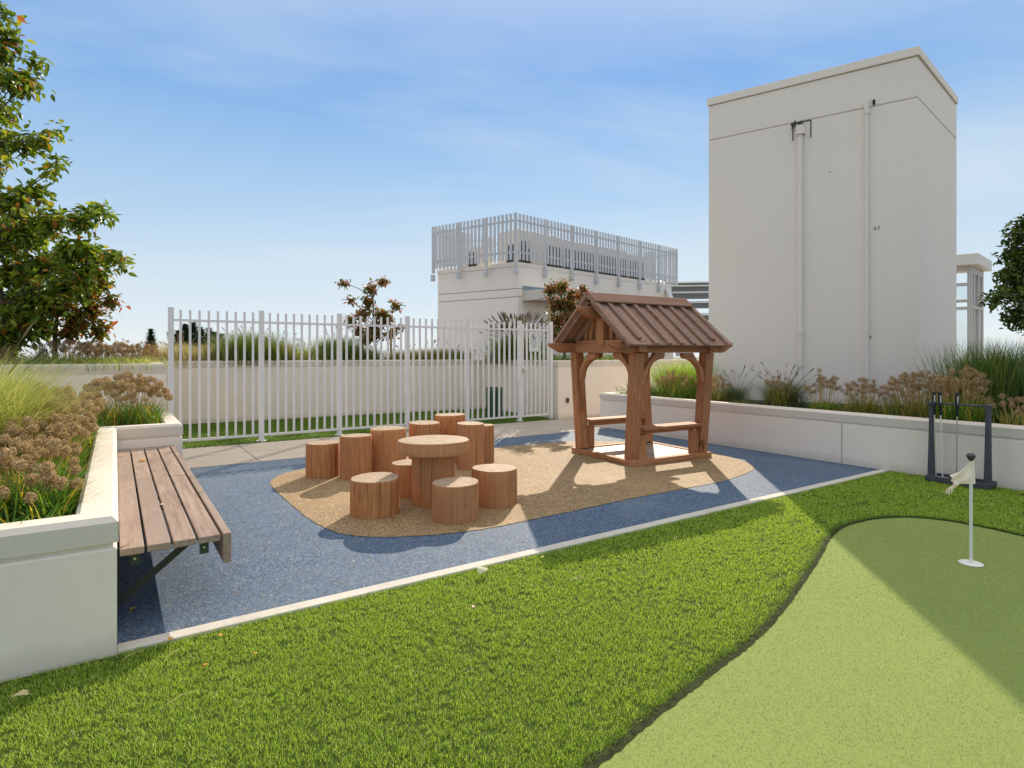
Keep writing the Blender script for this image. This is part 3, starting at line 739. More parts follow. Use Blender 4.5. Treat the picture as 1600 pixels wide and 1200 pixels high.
# roof screen
scr = thing('roof_screen_fence', 'grey vertical slat screen round the penthouse roof', 'fence', (*HP[1], 4.3))
SC = inset(HP, -0.12)
mbp = MB(); mbp.box(-0.051,-0.008,0,0.051,0.008,1.56); mep = mesh_of('picket', mbp, M['roof_fence'])
mbp = MB(); mbp.box(-0.052,-0.035,0.16,0.052,0.035,1.90); mpo = mesh_of('post', mbp, M['roof_fence'])
mbp = MB(); mbp.box(-0.055,-0.09,0.06,0.055,0.05,0.30); mbr = mesh_of('bracket', mbp, M['roof_fence'])
so = wloc(scr)
for e_ in range(4):
    A_, B_ = Vector(SC[e_]), Vector(SC[(e_+1)%4]); d_ = B_-A_; Ln = d_.length; d_.normalize(); an = math.atan2(d_.y,d_.x)
    n_ = Vector((d_.y,-d_.x))
    nbay = 3 if e_ in (0,2) else 7
    for k in range(nbay):
        q = A_ + d_*Ln*k/nbay
        inst('post', mpo, scr, (q.x-so.x, q.y-so.y, 4.20-so.z), an)
        inst('bracket', mbr, scr, (q.x-so.x, q.y-so.y, 4.00-so.z), an)
    npk = int(round(Ln/0.172))
    for k in range(1, npk):
        q = A_ + d_*Ln*k/npk + n_*0.035
        inst('picket', mep, scr, (q.x-so.x, q.y-so.y, 4.54-so.z), an)
    for z in (4.80, 5.86):
        mb = MB(); mb.beam((A_.x,A_.y,z),(B_.x,B_.y,z),0.04,0.06); part('rail', mb, M['roof_fence'], scr)
# rooftop units behind the screen
def hvac(s0, off, w, d_, z1, label, grille=(4.50, 5.42)):
    A_ = onr(s0, off); r = thing('rooftop_unit', label, 'air conditioner', (A_.x, A_.y, 4.36), 0, 'rooftop air conditioning units')
    q = [onr(s0,off), onr(s0+w,off), onr(s0+w,off-d_), onr(s0,off-d_)]
    mb = MB(); mb.prism([tuple(x) for x in q], 4.36, z1); part('casing', mb, M['hvac'], r, bev=0.02)
    nn = max(1, int(w/0.55))
    for k in range(nn):
        g0 = onr(s0+w*(k+0.02)/nn, off+0.012); g1 = onr(s0+w*(k+0.98)/nn, off+0.012)
        mb = MB(); zc_ = (grille[0]+grille[1])/2; mb.beam((g0.x,g0.y,zc_),(g1.x,g1.y,zc_),0.02,grille[1]-grille[0]); part('coil_grille', mb, M['hvac_dark'], r)
    # end face grille
    g0 = onr(s0-0.012, off-0.15); g1 = onr(s0-0.012, off-d_*0.55)
    mb = MB(); mb.beam((g0.x,g0.y,4.95),(g1.x,g1.y,4.95),0.02,0.7); part('coil_grille', mb, M['hvac_dark'], r)
hvac(0.75,-0.75,2.25,1.1,5.83,'long cream rooftop unit nearest the front corner of the screen')
hvac(3.2,-0.75,1.9,1.1,5.78,'second cream rooftop unit behind the slat screen from the corner')
hvac(5.3,-0.75,1.9,1.1,5.78,'third cream rooftop unit behind the slat screen from the corner')
hvac(7.35,-0.75,1.2,1.1,5.70,'last cream rooftop unit nearest the curved louvre roof')
ld = (Vector(HP[0])-Vector(HP[1])).normalized()
def small_unit(s0, s1, back, z1, label):
    A_ = Vector(HP[1]) + ld*s0 - Vector((0,0)); inn = -rn*back
    ln = Vector((ld.y,-ld.x)); 
    if ln.dot(Vector((0,-3.2))-Vector(HP[1])) < 0: ln = -ln
    q0 = Vector(HP[1]) + ld*s0 - ln*back; q1 = Vector(HP[1]) + ld*s1 - ln*back
    r = thing('rooftop_unit', label, 'air conditioner', (q0.x,q0.y,4.36), 0, 'rooftop air conditioning units')
    mb = MB(); mb.prism([tuple(q0),tuple(q1),tuple(q1-ln*0.8),tuple(q0-ln*0.8)], 4.36, z1); part('casing', mb, M['hvac'], r, bev=0.02)
    g0 = q0+ (q1-q0)*0.2 + ln*0.012; g1 = q0 + (q1-q0)*0.8 + ln*0.012
    mb = MB(); mb.beam((g0.x,g0.y,4.85),(g1.x,g1.y,4.85),0.02,0.6); part('coil_grille', mb, M['hvac_dark'], r)
small_unit(0.15,1.0,1.3,5.50,'squat cream rooftop unit behind the short side of the screen')
small_unit(2.2,2.85,0.7,5.35,'narrow grey rooftop cabinet at the far left of the screen')

# curved louvre roof between penthouse and tower
lou = thing('louvre_roof', 'curved dark louvre roof with pale slat edges between penthouse and tower', 'canopy', (*cw(9.0,26.0), 0))
for k in range(9):
    a = R(88 - k*11.5); Rr = 3.4
    yy = 28.2 - Rr*math.cos(a)*1.0 - 0.2; zz = 1.15 + Rr*math.sin(a)
    x0_ = 6.95; p0 = cw(x0_, yy+0.15*0); p1 = cw(13.0, yy-0.35)
    tdir = Vector((0, math.sin(a), math.cos(a)))
    up = Vector((0,0,1))
    mb = MB(); mb.beam((*p0, zz),(*p1, zz+0.05),0.06,0.29 - 0.012*k,up=(0,0,1)); part('louvre_blade', mb, M['louvre'], lou)
    mb = MB(); mb.beam((*p0, zz+0.17),(*p1, zz+0.22),0.26,0.05); part('blade_edge', mb, M['louvre_edge'], lou)
mb = MB()
pts = []
for k in range(15):
    a = R(92 - k*6.5); yy = 28.2 - 3.55*math.cos(a) - 0.2; zz = 1.2 + 3.5*math.sin(a); q = cw(6.90, yy); pts.append((*q, zz))
mb.tube(pts, 0.11, 8); part('curved_rib', mb, M['roof_fence'], lou, smooth=True)

# ------------------------------------------------------------------ glass pavilion
pc = Vector((12.68,16.0)); pl = Vector((-1.424,1.0)).normalized(); pr = Vector((1.076,1.0)).normalized()
def PV(a, b): v_ = pc + pl*a + pr*b; return cw(v_.x, v_.y)
pav = thing('glass_pavilion', 'glazed lift lobby with white flat roof right of the tower', 'building', (*PV(0.2,0.2), 0))
Ls, Rs = 2.6, 2.05
mb = MB(); mb.prism([PV(0,0),PV(Ls,0),PV(Ls,Rs),PV(0,Rs)], 3.79, 4.10); part('roof_slab', mb, M['pavilion'], pav, bev=0.02)
i0 = 0.22
def mull(a, b, z0, z1, w=0.10):
    q = PV(a,b); mb = MB(); mb.beam((*q,z0),(*q,z1),w,w,up=(1,0,0)); part('mullion', mb, M['frame_grey'], pav)
def trans(a0_, b0_, a1_, b1_, z, h_=0.09):
    q0, q1 = PV(a0_,b0_), PV(a1_,b1_); mb = MB(); mb.beam((*q0,z),(*q1,z),0.08,h_); part('transom', mb, M['frame_grey'], pav)
for a in (i0, 0.95, 1.9): mull(a, i0, 0, 3.79)
for b in (0.55, 1.2, Rs-0.25): mull(i0, b, 0, 3.79)
mull(0.95, Rs-0.25, 0, 3.79)
for z in (3.70, 3.28, 2.82, 2.62): trans(i0, i0, 1.9, i0, z, 0.08)
trans(i0, i0, i0, Rs-0.25, 3.68, 0.16); trans(i0, i0, i0, Rs-0.25, 2.66, 0.08)
def pane(a0_, b0_, a1_, b1_, z0, z1):
    q0, q1 = PV(a0_,b0_), PV(a1_,b1_); zc_ = (z0+z1)/2; mb = MB(); mb.beam((*q0,zc_),(*q1,zc_),0.012,z1-z0); part('pane', mb, M['glass'], pav)
pane(i0+0.05,i0,0.9,i0,0.1,2.58); pane(i0+0.05,i0,0.9,i0,2.86,3.24); pane(1.0,i0,1.85,i0,0.1,3.24)
pane(i0,i0+0.05,i0,0.5,0.1,3.6); pane(i0,0.6,i0,1.15,2.7,3.6); pane(i0,0.6,i0,1.15,0.1,2.6); 
q0, q1 = PV(i0,1.25), PV(i0,Rs-0.3); mb = MB(); mb.beam((*q0,1.3),(*q1,1.3),0.04,2.6); part('solid_panel', mb, M['frame_grey'], pav)
mb = MB(); mb.prism([PV(i0,i0),PV(1.9,i0),PV(1.9,Rs-0.25),PV(i0,Rs-0.25)], -0.02, 0.10); part('plinth', mb, M['frame_grey'], pav)

# ------------------------------------------------------------------ fence and gate
FB = 6.50; FX0 = 0.655; GX = 6.71; bay = (GX-FX0)/5
fen = thing('picket_fence', 'light grey metal picket fence in front of the turf strip', 'fence', ((FX0+GX)/2, FB, 0))
fo = wloc(fen)
mbp = MB(); mbp.box(-0.015,-0.015,0.085,0.015,0.015,1.985); pk = mesh_of('picket', mbp, M['fence'])
mbp = MB(); mbp.box(-0.035,-0.035,0.0,0.035,0.035,2.015); mbp.box(-0.065,-0.065,0.0,0.065,0.065,0.015); ps = mesh_of('post', mbp, M['fence'])
for i in range(6):
    inst('post', ps, fen, (FX0+bay*i-fo.x, 0, 0))
    if i < 5:
        for k in range(1, 10): inst('picket', pk, fen, (FX0+bay*i+bay*k/10-fo.x, 0, 0))
        for z in (0.10, 1.835):
            mb = MB(); mb.box(FX0+bay*i+0.036, FB-0.0165, z-0.0165, FX0+bay*(i+1)-0.036, FB+0.0165, z+0.0165); part('rail', mb, M['fence'], fen)
GW0, GW1 = GX+0.07, 7.425
gate = thing('metal_gate', 'light grey metal picket gate with round latch beside the fence', 'gate', ((GW0+GW1)/2, FB, 0))
go = wloc(gate)
mb = MB(); mb.box(GW0-0.02,FB-0.02,0.08,GW0+0.02,FB+0.02,1.96); part('stile', mb, M['fence'], gate)
mb = MB(); mb.box(GW1-0.02,FB-0.02,0.08,GW1+0.02,FB+0.02,1.96); part('stile', mb, M['fence'], gate)
for z in (0.10, 1.835):
    mb = MB(); mb.box(GW0+0.021,FB-0.017,z-0.018,GW1-0.021,FB+0.017,z+0.018); part('rail', mb, M['fence'], gate)
for k in range(1, 6): inst('picket', pk, gate, (GW0+(GW1-GW0)*k/6-go.x, 0, 0))
lk = MB(); lk.tube([(GW0+0.01,FB-0.022,1.02),(GW0+0.01,FB-0.05,1.02)],0.042,20); lt = part('latch', lk, M['steel'], gate, smooth=False)
lk = MB(); lk.tube([(GW0+0.01,FB-0.05,1.02),(GW0+0.01,FB-0.085,1.02),(GW0+0.03,FB-0.095,1.02),(GW0+0.13,FB-0.095,1.02)],0.012,10); part('lever', lk, M['steel'], lt, smooth=True)
post = MB(); post.box(7.46,FB-0.035,0,7.53,FB+0.035,2.015); gp_ = part('gate_post', post, M['fence']); tag(gp_, 'light grey gate post against the cream wall', 'post')
# sign hanging on the gate
SX0, SX1, SZ0, SZ1 = 6.925, 7.155, 1.40, 1.795; SY = FB-0.030
sg = thing('gate_sign', 'small white notice with a circled figure hung on the gate', 'sign', ((SX0+SX1)/2, SY, SZ0))
mb = MB(); mb.box(SX0,SY-0.003,SZ0,SX1,SY+0.003,SZ1); part('plate', mb, M['sign'], sg, bev=0.0015)
cx_, cz_ = (SX0+SX1)/2, SZ1-0.095; yy = SY-0.0055
mb = MB(); pts = [(cx_+0.068*math.cos(2*math.pi*k/28), yy, cz_+0.072*math.sin(2*math.pi*k/28)) for k in range(29)]
mb.tube(pts, 0.0025, 5, False); part('circle', mb, M['ink_grey'], sg)
mb = MB()
def bar(x0,z0,x1,z1,w): mb.beam((cx_+x0,yy,cz_+z0),(cx_+x1,yy,cz_+z1),0.003,w,up=(0,0,1) if abs(x1-x0)>abs(z1-z0) else (1,0,0))
def bar2(x0,z0,x1,z1,w): mb.beam((cx_+x0,yy,cz_+z0),(cx_+x1,yy,cz_+z1),w,0.003,up=(0,1,0))
bar2(-0.018,0.030,-0.018,-0.012,0.018); bar2(-0.018,-0.01,-0.030,-0.052,0.010); bar2(-0.014,-0.01,0.002,-0.040,0.010); bar2(-0.012,0.022,0.02,-0.006,0.007)
bar2(0.018,-0.028,0.044,-0.028,0.014); bar2(0.02,-0.03,0.018,-0.05,0.005); bar2(0.042,-0.03,0.044,-0.05,0.005); bar2(0.044,-0.026,0.052,-0.012,0.008)
mb.add([(cx_-0.018+0.012*math.cos(2*math.pi*k/12), yy-0.0015, cz_+0.045+0.012*math.sin(2*math.pi*k/12)) for k in range(12)], [tuple(range(12))])
part('pictogram', mb, M['ink'], sg)
def lines(name, mat, zs, x0, x1, h_):
    mb = MB()
    for z, f in zs: mb.box(x0, yy-0.001, z-h_/2, x0+(x1-x0)*f, yy+0.001, z+h_/2)
    part(name, mb, mat, sg)
lines('red_lettering', M['ink_red'], [(SZ0+0.213,1)], cx_-0.03, cx_+0.045, 0.007)
lines('grey_lettering', M['ink_grey'], [(SZ0+0.195,1),(SZ0+0.165,1)], SX0+0.02, SX1-0.02, 0.006)
lines('teal_lettering', M['ink_teal'], [(SZ0+0.140,0.95),(SZ0+0.118,1),(SZ0+0.096,0.9),(SZ0+0.074,0.6)], cx_-0.05, cx_+0.075, 0.008)
# green waste bin behind the fence
bn = thing('litter_bin', 'dark green slatted litter bin behind the fence', 'bin', (6.49,7.10,0))
mb = MB(); mb.lathe([(0.145,0.02),(0.145,0.60),(0.12,0.60),(0.12,0.05)],6.49,7.10,24); part('liner', mb, M['bin_dark'], bn, smooth=False)
mb = MB(); mb.box(-0.013,-0.006,0.0,0.013,0.006,0.66); sl = mesh_of('slat', mb, M['bin'])
for k in range(18):
    a = 2*math.pi*k/18; inst('slat', sl, bn, (0.163*math.cos(a),0.163*math.sin(a),0), a+math.pi/2)
for z in (0.05,0.64):
    mb = MB(); mb.lathe([(0.155,z-0.015),(0.172,z-0.015),(0.172,z+0.015),(0.155,z+0.015),(0.155,z-0.015)],6.49,7.10,24,False); part('hoop', mb, M['bin'], bn)

# ------------------------------------------------------------------ wall bench
BL0, BL1, BJ = 0.245, 3.855, 2.08
bench = thing('wall_bench', 'slatted hardwood bench bracketed to the white planter wall', 'bench', (0.25, 2.05, 0))
x = 0.012; pw, gap = 0.101, 0.0125
for i in range(4):
    j = BJ + (0.012 if i % 2 else -0.006) + random.uniform(-0.004,0.004)
    for y0, y1 in ((BL0+random.uniform(-0.004,0.004), j-0.002), (j+0.002, BL1)):
        mb = MB(); mb.box(x, y0, 0.365, x+pw, y1, 0.40+random.uniform(-0.0015,0.0015)); part('plank', mb, M['bench_wood'], bench, bev=0.004)
    x += pw+gap
for y0, y1 in ((BL0-0.005, BJ+0.4), (BJ+0.404, BL1)):
    mb = MB(); mb.box(x, y0, 0.245, x+0.040, y1, 0.402); part('fascia_board', mb, M['bench_wood'], bench, bev=0.004)
for y in (0.42, 1.55, 2.68, 3.70):
    mb = MB()
    mb.box(0.004,y-0.02,0.345,0.455,y+0.02,0.358)
    mb.box(0.003,y-0.02,0.05,0.012,y+0.02,0.345)
    mb.beam((0.010,y,0.085),(0.34,y,0.352),0.010,0.034,up=(0,0,1))
    part('bracket', mb, M['dark_metal'], bench)
    for xx in (0.075,0.385):
        mb = MB(); mb.box(xx-0.022,y-0.105,0.29,xx+0.022,y-0.099,0.362)
        ft = part('fixing_tab', mb, M['tab_green'], bench, bev=0.002)
        mb = MB(); mb.tube([(xx,y-0.110,0.325),(xx,y-0.104,0.325)],0.006,8)
        part('screw', mb, M['steel'], ft)

# ------------------------------------------------------------------ log stools and table
def log_mesh(name, r, z0, z1, seg=72, seed=0, rough=1.0, cracks=4):
    rr = random.Random(seed); mb = MB()
    ph = [rr.uniform(0,6.28) for _ in range(6)]
    flat = [rr.uniform(0,6.28) for _ in range(3)]
    ck = [(rr.uniform(0,6.28), rr.uniform(0.012,0.022)) for _ in range(cracks)]
    def rad(a, t):
        d = 1 + rough*(0.030*math.sin(2*a+ph[0]) + 0.020*math.sin(3*a+ph[1]) + 0.010*math.sin(7*a+ph[2]+0.6*t) + 0.006*math.sin(13*a+ph[3]+t) + 0.004*math.sin(23*a+ph[4]))
        x_ = r*d
        for ca, cd in ck:
            da = abs((a-ca+math.pi) % (2*math.pi) - math.pi)
            if da < 0.026: x_ -= cd*(1-da/0.026)*(0.6+0.4*math.sin(t*3+ca*5))
        return x_
    angs = sorted([2*math.pi*k/seg for k in range(seg)] + [ca+o for ca,_ in ck for o in (-0.026,-0.012,0,0.012,0.026)])
    angs = [a % (2*math.pi) for a in angs]; angs.sort(); n_ = len(angs)
    tz = [0,0.04,0.3,0.65,0.94]
    prof = [(0.994,0.0),(1.0,0.03),(1.0,0.33),(0.995,0.66),(0.99,0.95),(0.975,0.99),(0.955,1.0)]
    hgt = z1-z0
    for s_, t in prof:
        for a in angs:
            q = rad(a,t)*s_
            tilt = (0.010*math.cos(a-ph[4]) if t > 0.9 else 0)
            mb.v.append((q*math.cos(a), q*math.sin(a), z0 + t*hgt + tilt*rough*r*2))
    m_ = len(prof)
    for i in range(m_-1):
        for k in range(n_): mb.f.append((i*n_+k, i*n_+(k+1)%n_, (i+1)*n_+(k+1)%n_, (i+1)*n_+k)); mb.m.append(0)
    # gently uneven end grain with radial checks
    base = (m_-1)*n_
    for s_ in (0.66,0.33):
        for a in angs:
            q = rad(a,1)*0.955*s_; dz = -0.0025*math.sin(5*a+ph[1])*s_
            for ca,cd in ck:
                da = abs((a-ca+math.pi) % (2*math.pi) - math.pi)
                if da < 0.03 and s_ > 0.5: dz -= 0.004
            mb.v.append((q*math.cos(a), q*math.sin(a), z1+dz+0.010*math.cos(a-ph[4])*rough*r*2*s_))
    for i in (m_-1, m_):
        for k in range(n_): mb.f.append((i*n_+k, i*n_+(k+1)%n_, (i+1)*n_+(k+1)%n_, (i+1)*n_+k)); mb.m.append(0)
    c_ = len(mb.v); mb.v.append((0,0,z1-0.002))
    for k in range(n_): mb.f.append(((m_+1)*n_+k, (m_+1)*n_+(k+1)%n_, c_)); mb.m.append(0)
    return mb
STOOL = [
 ('log_stool',1.825,1.605,0.204,0.302,'low round log stool left of the log table, nearest the bench','stool','log stools round the table'),
 ('log_stool',2.309,1.072,0.190,0.300,'low split log stool in front of the log table, nearest the kerb','stool','log stools round the table'),
 ('log_stool',2.844,1.325,0.213,0.318,'wide low log stool right of the log table with pale top','stool','log stools round the table'),
 ('log_stool',2.374,2.056,0.200,0.305,'low log stool half hidden behind the log table leg','stool','log stools round the table'),
 ('log_step',1.900,3.380,0.178,0.369,'shortest log step at the left end of the stepping row','log step','stepping logs'),
 ('log_step',2.180,3.110,0.176,0.458,'dark purplish log step, second from the left of the row','log step','stepping logs'),
 ('log_step',2.600,3.240,0.205,0.494,'broad tall log step, third from the left of the row','log step','stepping logs'),
 ('log_step',3.064,3.243,0.190,0.528,'log step directly behind the log table, fourth of the row','log step','stepping logs'),
 ('log_step',3.506,3.427,0.194,0.583,'tallest log step rising behind the table','log step','stepping logs'),
 ('log_step',3.491,2.883,0.168,0.527,'tall log step right of the table, in front of the last one','log step','stepping logs'),
 ('log_step',3.775,3.080,0.150,0.466,'narrow log step at the right end of the row, mostly hidden','log step','stepping logs')]
for i, (nm, x, y, r, h_, lb, ct, gr) in enumerate(STOOL):
    o = part(nm, log_mesh(nm, r, 0, h_, seed=i+3), M['log'], local=True, smooth=False)
    o.location = (x, y, 0.002); o.rotation_euler = (0,0,random.uniform(0,6.28)); tag(o, lb, ct, gr)
    o.data.polygons.foreach_set('use_smooth', [True]*len(o.data.polygons))
    m_ = o.modifiers.new('split','EDGE_SPLIT'); m_.split_angle = R(32)
tb = thing('log_table', 'round log table with thick top in the middle of the log stools', 'table', (2.375,1.609,0.002))
o = part('leg', log_mesh('leg', 0.19, 0, 0.468, seed=41, cracks=3), M['log'], tb, local=True)
o2 = part('tabletop', log_mesh('tabletop', 0.323, 0.468, 0.578, seed=43, rough=0.5, cracks=1), M['log'], tb, local=True)
for q in (o, o2):
    q.data.polygons.foreach_set('use_smooth', [True]*len(q.data.polygons)); m_ = q.modifiers.new('split','EDGE_SPLIT'); m_.split_angle = R(32)

# ------------------------------------------------------------------ timber play house (gazebo)
gz = thing('timber_gazebo', 'small brown timber gazebo with gabled batten roof and two seats', 'gazebo', (5.82,2.39,0.004), R(-4))
def gpart(name, mb, mat, bev=0.004, parent=gz): return part(name, mb, M[mat], parent, local=True, bev=bev)
HX, HY0, HY1 = 0.585, 0.50, 0.605
# base frame and floor boards
for s_ in (-1,1):
    mb = MB(); mb.box(-0.68,s_*0.57-0.045,0,0.68,s_*0.57+0.045,0.065); gpart('base_board', mb, 'wood_x')
    mb = MB(); mb.box(s_*0.635-0.045,-0.523,0,s_*0.635+0.045,0.523,0.063); gpart('base_board', mb, 'wood_y')
nbd = 11
for k in range(nbd):
    x0 = -0.585 + 1.17*k/nbd
    mb = MB(); mb.box(x0+0.003,-0.52,0.02,x0+1.17/nbd-0.003,0.52,0.052+random.uniform(-0.001,0.001)); gpart('floor_board', mb, 'deck_wood', 0.003)
# splayed posts
for sx in (-1,1):
    for sy in (-1,1):
        mb = MB(); mb.beam((sx*HX, sy*HY0, 0.064),(sx*(HX+0.012), sy*HY1, 1.362),0.132,0.132,up=(0,1,0)); gpart('post', mb, 'wood_z', 0.006)
# long beams with ogee ends
def ogee(xe, s_, z0, z1):
    """end outline from the soffit outwards, s_ = direction"""
    h_ = z1-z0
    return [(xe - s_*0.20, z0), (xe - s_*0.15, z0+h_*0.10), (xe - s_*0.10, z0+h_*0.30), (xe - s_*0.045, z0+h_*0.52), (xe, z0+h_*0.70), (xe, z1)]
def long_beam(y, z0, z1, x0, x1, th, name='beam', mat='wood_x'):
    L_ = ogee(x0, -1, z0, z1); R_ = ogee(x1, 1, z0, z1)
    out = [(a, y-th/2, b) for a, b in L_[::-1]] + [(a, y-th/2, b) for a, b in R_]
    mb = MB(); mb.extr(out, (0,th,0)); return gpart(name, mb, mat)
for s_ in (-1,1): long_beam(s_*0.625, 1.362, 1.492, -1.04, 1.03, 0.075)
for s_ in (-1,1):
    mb = MB(); mb.box(s_*0.60-0.055,-0.586,1.364,s_*0.60+0.055,0.586,1.490); gpart('tie_beam', mb, 'wood_y')
    mb = MB(); mb.box(s_*0.60-0.062,-0.52,1.491,s_*0.60+0.062,0.52,1.525); gpart('trim', mb, 'wood_y')
    for e_ in (-1,1):
        mb = MB(); mb.box(s_*0.60-0.06, e_*0.664, 1.37, s_*0.60+0.06, e_*0.72, 1.50); gpart('beam_end', mb, 'wood_y')
long_beam(0.0, 1.80, 1.945, -1.02, 0.95, 0.10, 'ridge_beam')
# curved braces
def brace(cx, cy, ax, s_, z1=1.36, w=0.062):
    """quarter-round bracket from post down to beam, ax = 'x' or 'y', s_ = direction away from the post"""
    inner = []; outer = []
    Ln, H_ = 0.27, 0.36
    for k in range(9):
        a = R(90*k/8)
        inner.append((Ln*(1-math.cos(a))*1.0 + 0.0, -H_ + H_*math.sin(a)))
    # inner arc goes from (0,-H) on the post to (Ln,0) at the beam, bulging to the corner; band thickness below
    band = []
    for u_, z_ in inner: band.append((u_, z_))
    off = [(0.075+u_*0.86+0.02*math.sin(math.pi*i/8), z_*0.95-0.075*(1-abs(i-0)/16)) for i, (u_, z_) in enumerate(inner)]
    pts2 = [(0,-H_-0.035)] + [(0.035,-H_-0.02)] + [(0.055+0.30*(1-math.cos(R(90*k/8)))*0.9, -H_+0.03+(H_-0.105)*math.sin(R(90*k/8))) for k in range(9)] + [(Ln+0.065,-0.07),(Ln+0.085,-0.035),(Ln+0.085,0)]
    back = [(Ln-0.07,0), (0.16,-0.055), (0.05,-0.17), (0.0,-0.24)]
    full = pts2 + back
    if ax == 'x': P3 = [(cx+s_*u_, cy-w/2, z1+z_) for u_, z_ in full]; vec = (0,w,0)
    else: P3 = [(cx-w/2, cy+s_*u_, z1+z_) for u_, z_ in full]; vec = (w,0,0)
    mb = MB(); mb.extr(P3, vec); gpart('brace', mb, 'wood_z', 0.003)
for sx in (-1,1):
    for sy in (-1,1):
        brace(sx*(HX-0.062), sy*(HY1-0.005), 'x', -sx)
        brace(sx*HX, sy*(HY1-0.075), 'y', -sy)
# seats along front and back
for sy in (-1,1):
    y = sy*0.515
    mb = MB(); mb.box(-0.50,y-0.115,0.420,0.50,y+0.115,0.453); gpart('seat', mb, 'wood_x')
    mb = MB(); mb.box(-0.47,y-0.02-sy*0.02,0.360,0.47,y+0.02-sy*0.02,0.419); gpart('seat_rail', mb, 'wood_x')
    for sx in (-1,1):
        mb = MB(); mb.box(sx*0.385, y-0.03, 0.053, sx*0.515, y+0.03, 0.359); gpart('seat_support', mb, 'wood_z')
# roof
RZ, EZ, EY = 2.060, 1.440, 0.765
sl_ = math.hypot(EY, RZ-EZ)
def roof_pt(sy, t, lift): # t 0 ridge..1 eave
    nn = Vector((0, sy*(RZ-EZ)/sl_, EY/sl_)); p_ = Vector((0, sy*EY*t, RZ-(RZ-EZ)*t)); return p_ + nn*lift
for sy, mt in ((-1,'roof_wood_f'),(1,'roof_wood_b')):
    nb = 9; x0, x1 = -0.86, 0.82
    for k in range(nb-1):
        xa = x0 + (x1-x0)*k/(nb-1); xb = x0 + (x1-x0)*(k+1)/(nb-1)
        a = roof_pt(sy,0.01,0); b = roof_pt(sy,0.985,0)
        mb = MB(); mb.beam(((xa+xb)/2,a.y,a.z),((xa+xb)/2,b.y,b.z),(xb-xa)-0.004,0.022,up=(0,0,1)); gpart('roof_board', mb, mt, 0)
    for k in range(nb):
        xa = x0 + (x1-x0)*k/(nb-1)
        te = 1.02 if k in (0,nb-1) else (0.90 if k in (1,nb-2) else 1.0)
        a = roof_pt(sy,0.0,0.030); b = roof_pt(sy,te,0.030)
        mb = MB(); mb.beam((xa,a.y,a.z),(xa,b.y,b.z),0.062,0.036,up=(0,0,1)); gpart('roof_batten', mb, mt, 0.003)
    # rafters under the verges
    for xr in (-0.60,0.60):
        a = roof_pt(sy,0.05,-0.055); b = roof_pt(sy,0.80,-0.055)
        mb = MB(); mb.beam((xr,a.y,a.z),(xr,b.y,b.z),0.09,0.075,up=(0,0,1)); gpart('rafter', mb, mt)
    for xr in (-0.835,0.795):
        a = roof_pt(sy,0.05,-0.030); b = roof_pt(sy,0.97,-0.030)
        mb = MB(); mb.beam((xr,a.y,a.z),(xr,b.y,b.z),0.03,0.036,up=(0,0,1)); gpart('barge_board', mb, mt)
    a = roof_pt(sy,-0.02,0.058); b = roof_pt(sy,0.175,0.058)
    mb = MB(); mb.beam((-0.035,a.y,a.z),(-0.035,b.y,b.z),1.71,0.024,up=(0,0,1)); gpart('ridge_board', mb, 'ridge_wood')
mb = MB(); mb.extr([(-0.885,-0.10,2.035),(-0.885,0.10,2.035),(-0.885,0.0,2.125)],(0.02,0,0)); gpart('ridge_end', mb, 'ridge_wood', 0.002)
mb = MB(); mb.tube([(-0.893,0,2.07),(-0.884,0,2.07)],0.013,12); gpart('ridge_bolt', mb, 'ridge_wood', 0)
# sunburst gable
for sx in (-1,1):
    xg = sx*0.60
    mb = MB(); mb.box(xg-0.058 if sx<0 else xg-0.055,-0.062,1.455 if True else 0,xg+0.055 if sx<0 else xg+0.058,0.062,1.90)
    mb2 = MB(); mb2.box(min(xg,xg+sx*0.075),-0.062,1.455,max(xg,xg+sx*0.075),0.062,1.90); gpart('king_post', mb2, 'wood_z')
    for sy in (-1,1):
        for k, (yb, yt, zt, w_) in enumerate(((0.150,0.105,1.90,0.055),(0.275,0.205,1.80,0.062),(0.395,0.320,1.70,0.062))):
            L_ = []; R_ = []
            for j in range(7):
                t = j/6; y_ = yb + (yt-yb)*t**2; z_ = 1.526 + (zt-1.526)*t; ww = w_/2*(1-0.25*t)
                L_.append((xg-0.02, sy*(y_-ww), z_)); R_.append((xg-0.02, sy*(y_+ww), z_))
            mb = MB(); mb.extr(L_ + R_[::-1], (0.04,0,0)); gpart('gable_slat', mb, 'wood_z', 0.002)
mb = MB()

# ------------------------------------------------------------------ putter rack, clubs, flag
rk = thing('putter_rack', 'dark plastic putter rack standing against the planter wall', 'rack', (7.27,-0.72,0.0))
def rp(name, mb, mat='rack', bev=0.003): return part(name, mb, M[mat], rk, bev=bev)
ya, yb = -0.455, -1.00
mb = MB(); mb.box(7.13,yb,0.012,7.37,ya,0.02); rp('tray_floor', mb, bev=0)
for nm, b_ in (('tray_side',(7.13,yb,0.02,7.15,ya,0.065)),('tray_side',(7.35,yb,0.02,7.37,ya,0.065)),('tray_side',(7.151,ya-0.02,0.02,7.349,ya,0.064)),('tray_side',(7.151,yb,0.02,7.349,yb+0.02,0.064))):
    mb = MB(); mb.box(*b_); rp(nm, mb)
for y in (ya-0.018, yb+0.035):
    pts = []
    for z, w_ in ((0.03,0.078),(0.10,0.075),(0.30,0.062),(0.55,0.048),(0.78,0.042),(0.84,0.042)): pts.append((z,w_))
    out = [(7.28-w_*0.5, y-0.012, z) for z, w_ in pts] + [(7.28+w_*0.5, y-0.012, z) for z, w_ in pts[::-1]]
    mb = MB(); mb.extr(out, (0,0.024,0))
    # tapering flange facing the yard
    out = [(7.222+0.0, y-w_*0.42, z) for z, w_ in pts] + [(7.222, y+w_*0.42, z) for z, w_ in pts[::-1]]
    mb.extr(out, (0.014,0,0)); rp('upright', mb)
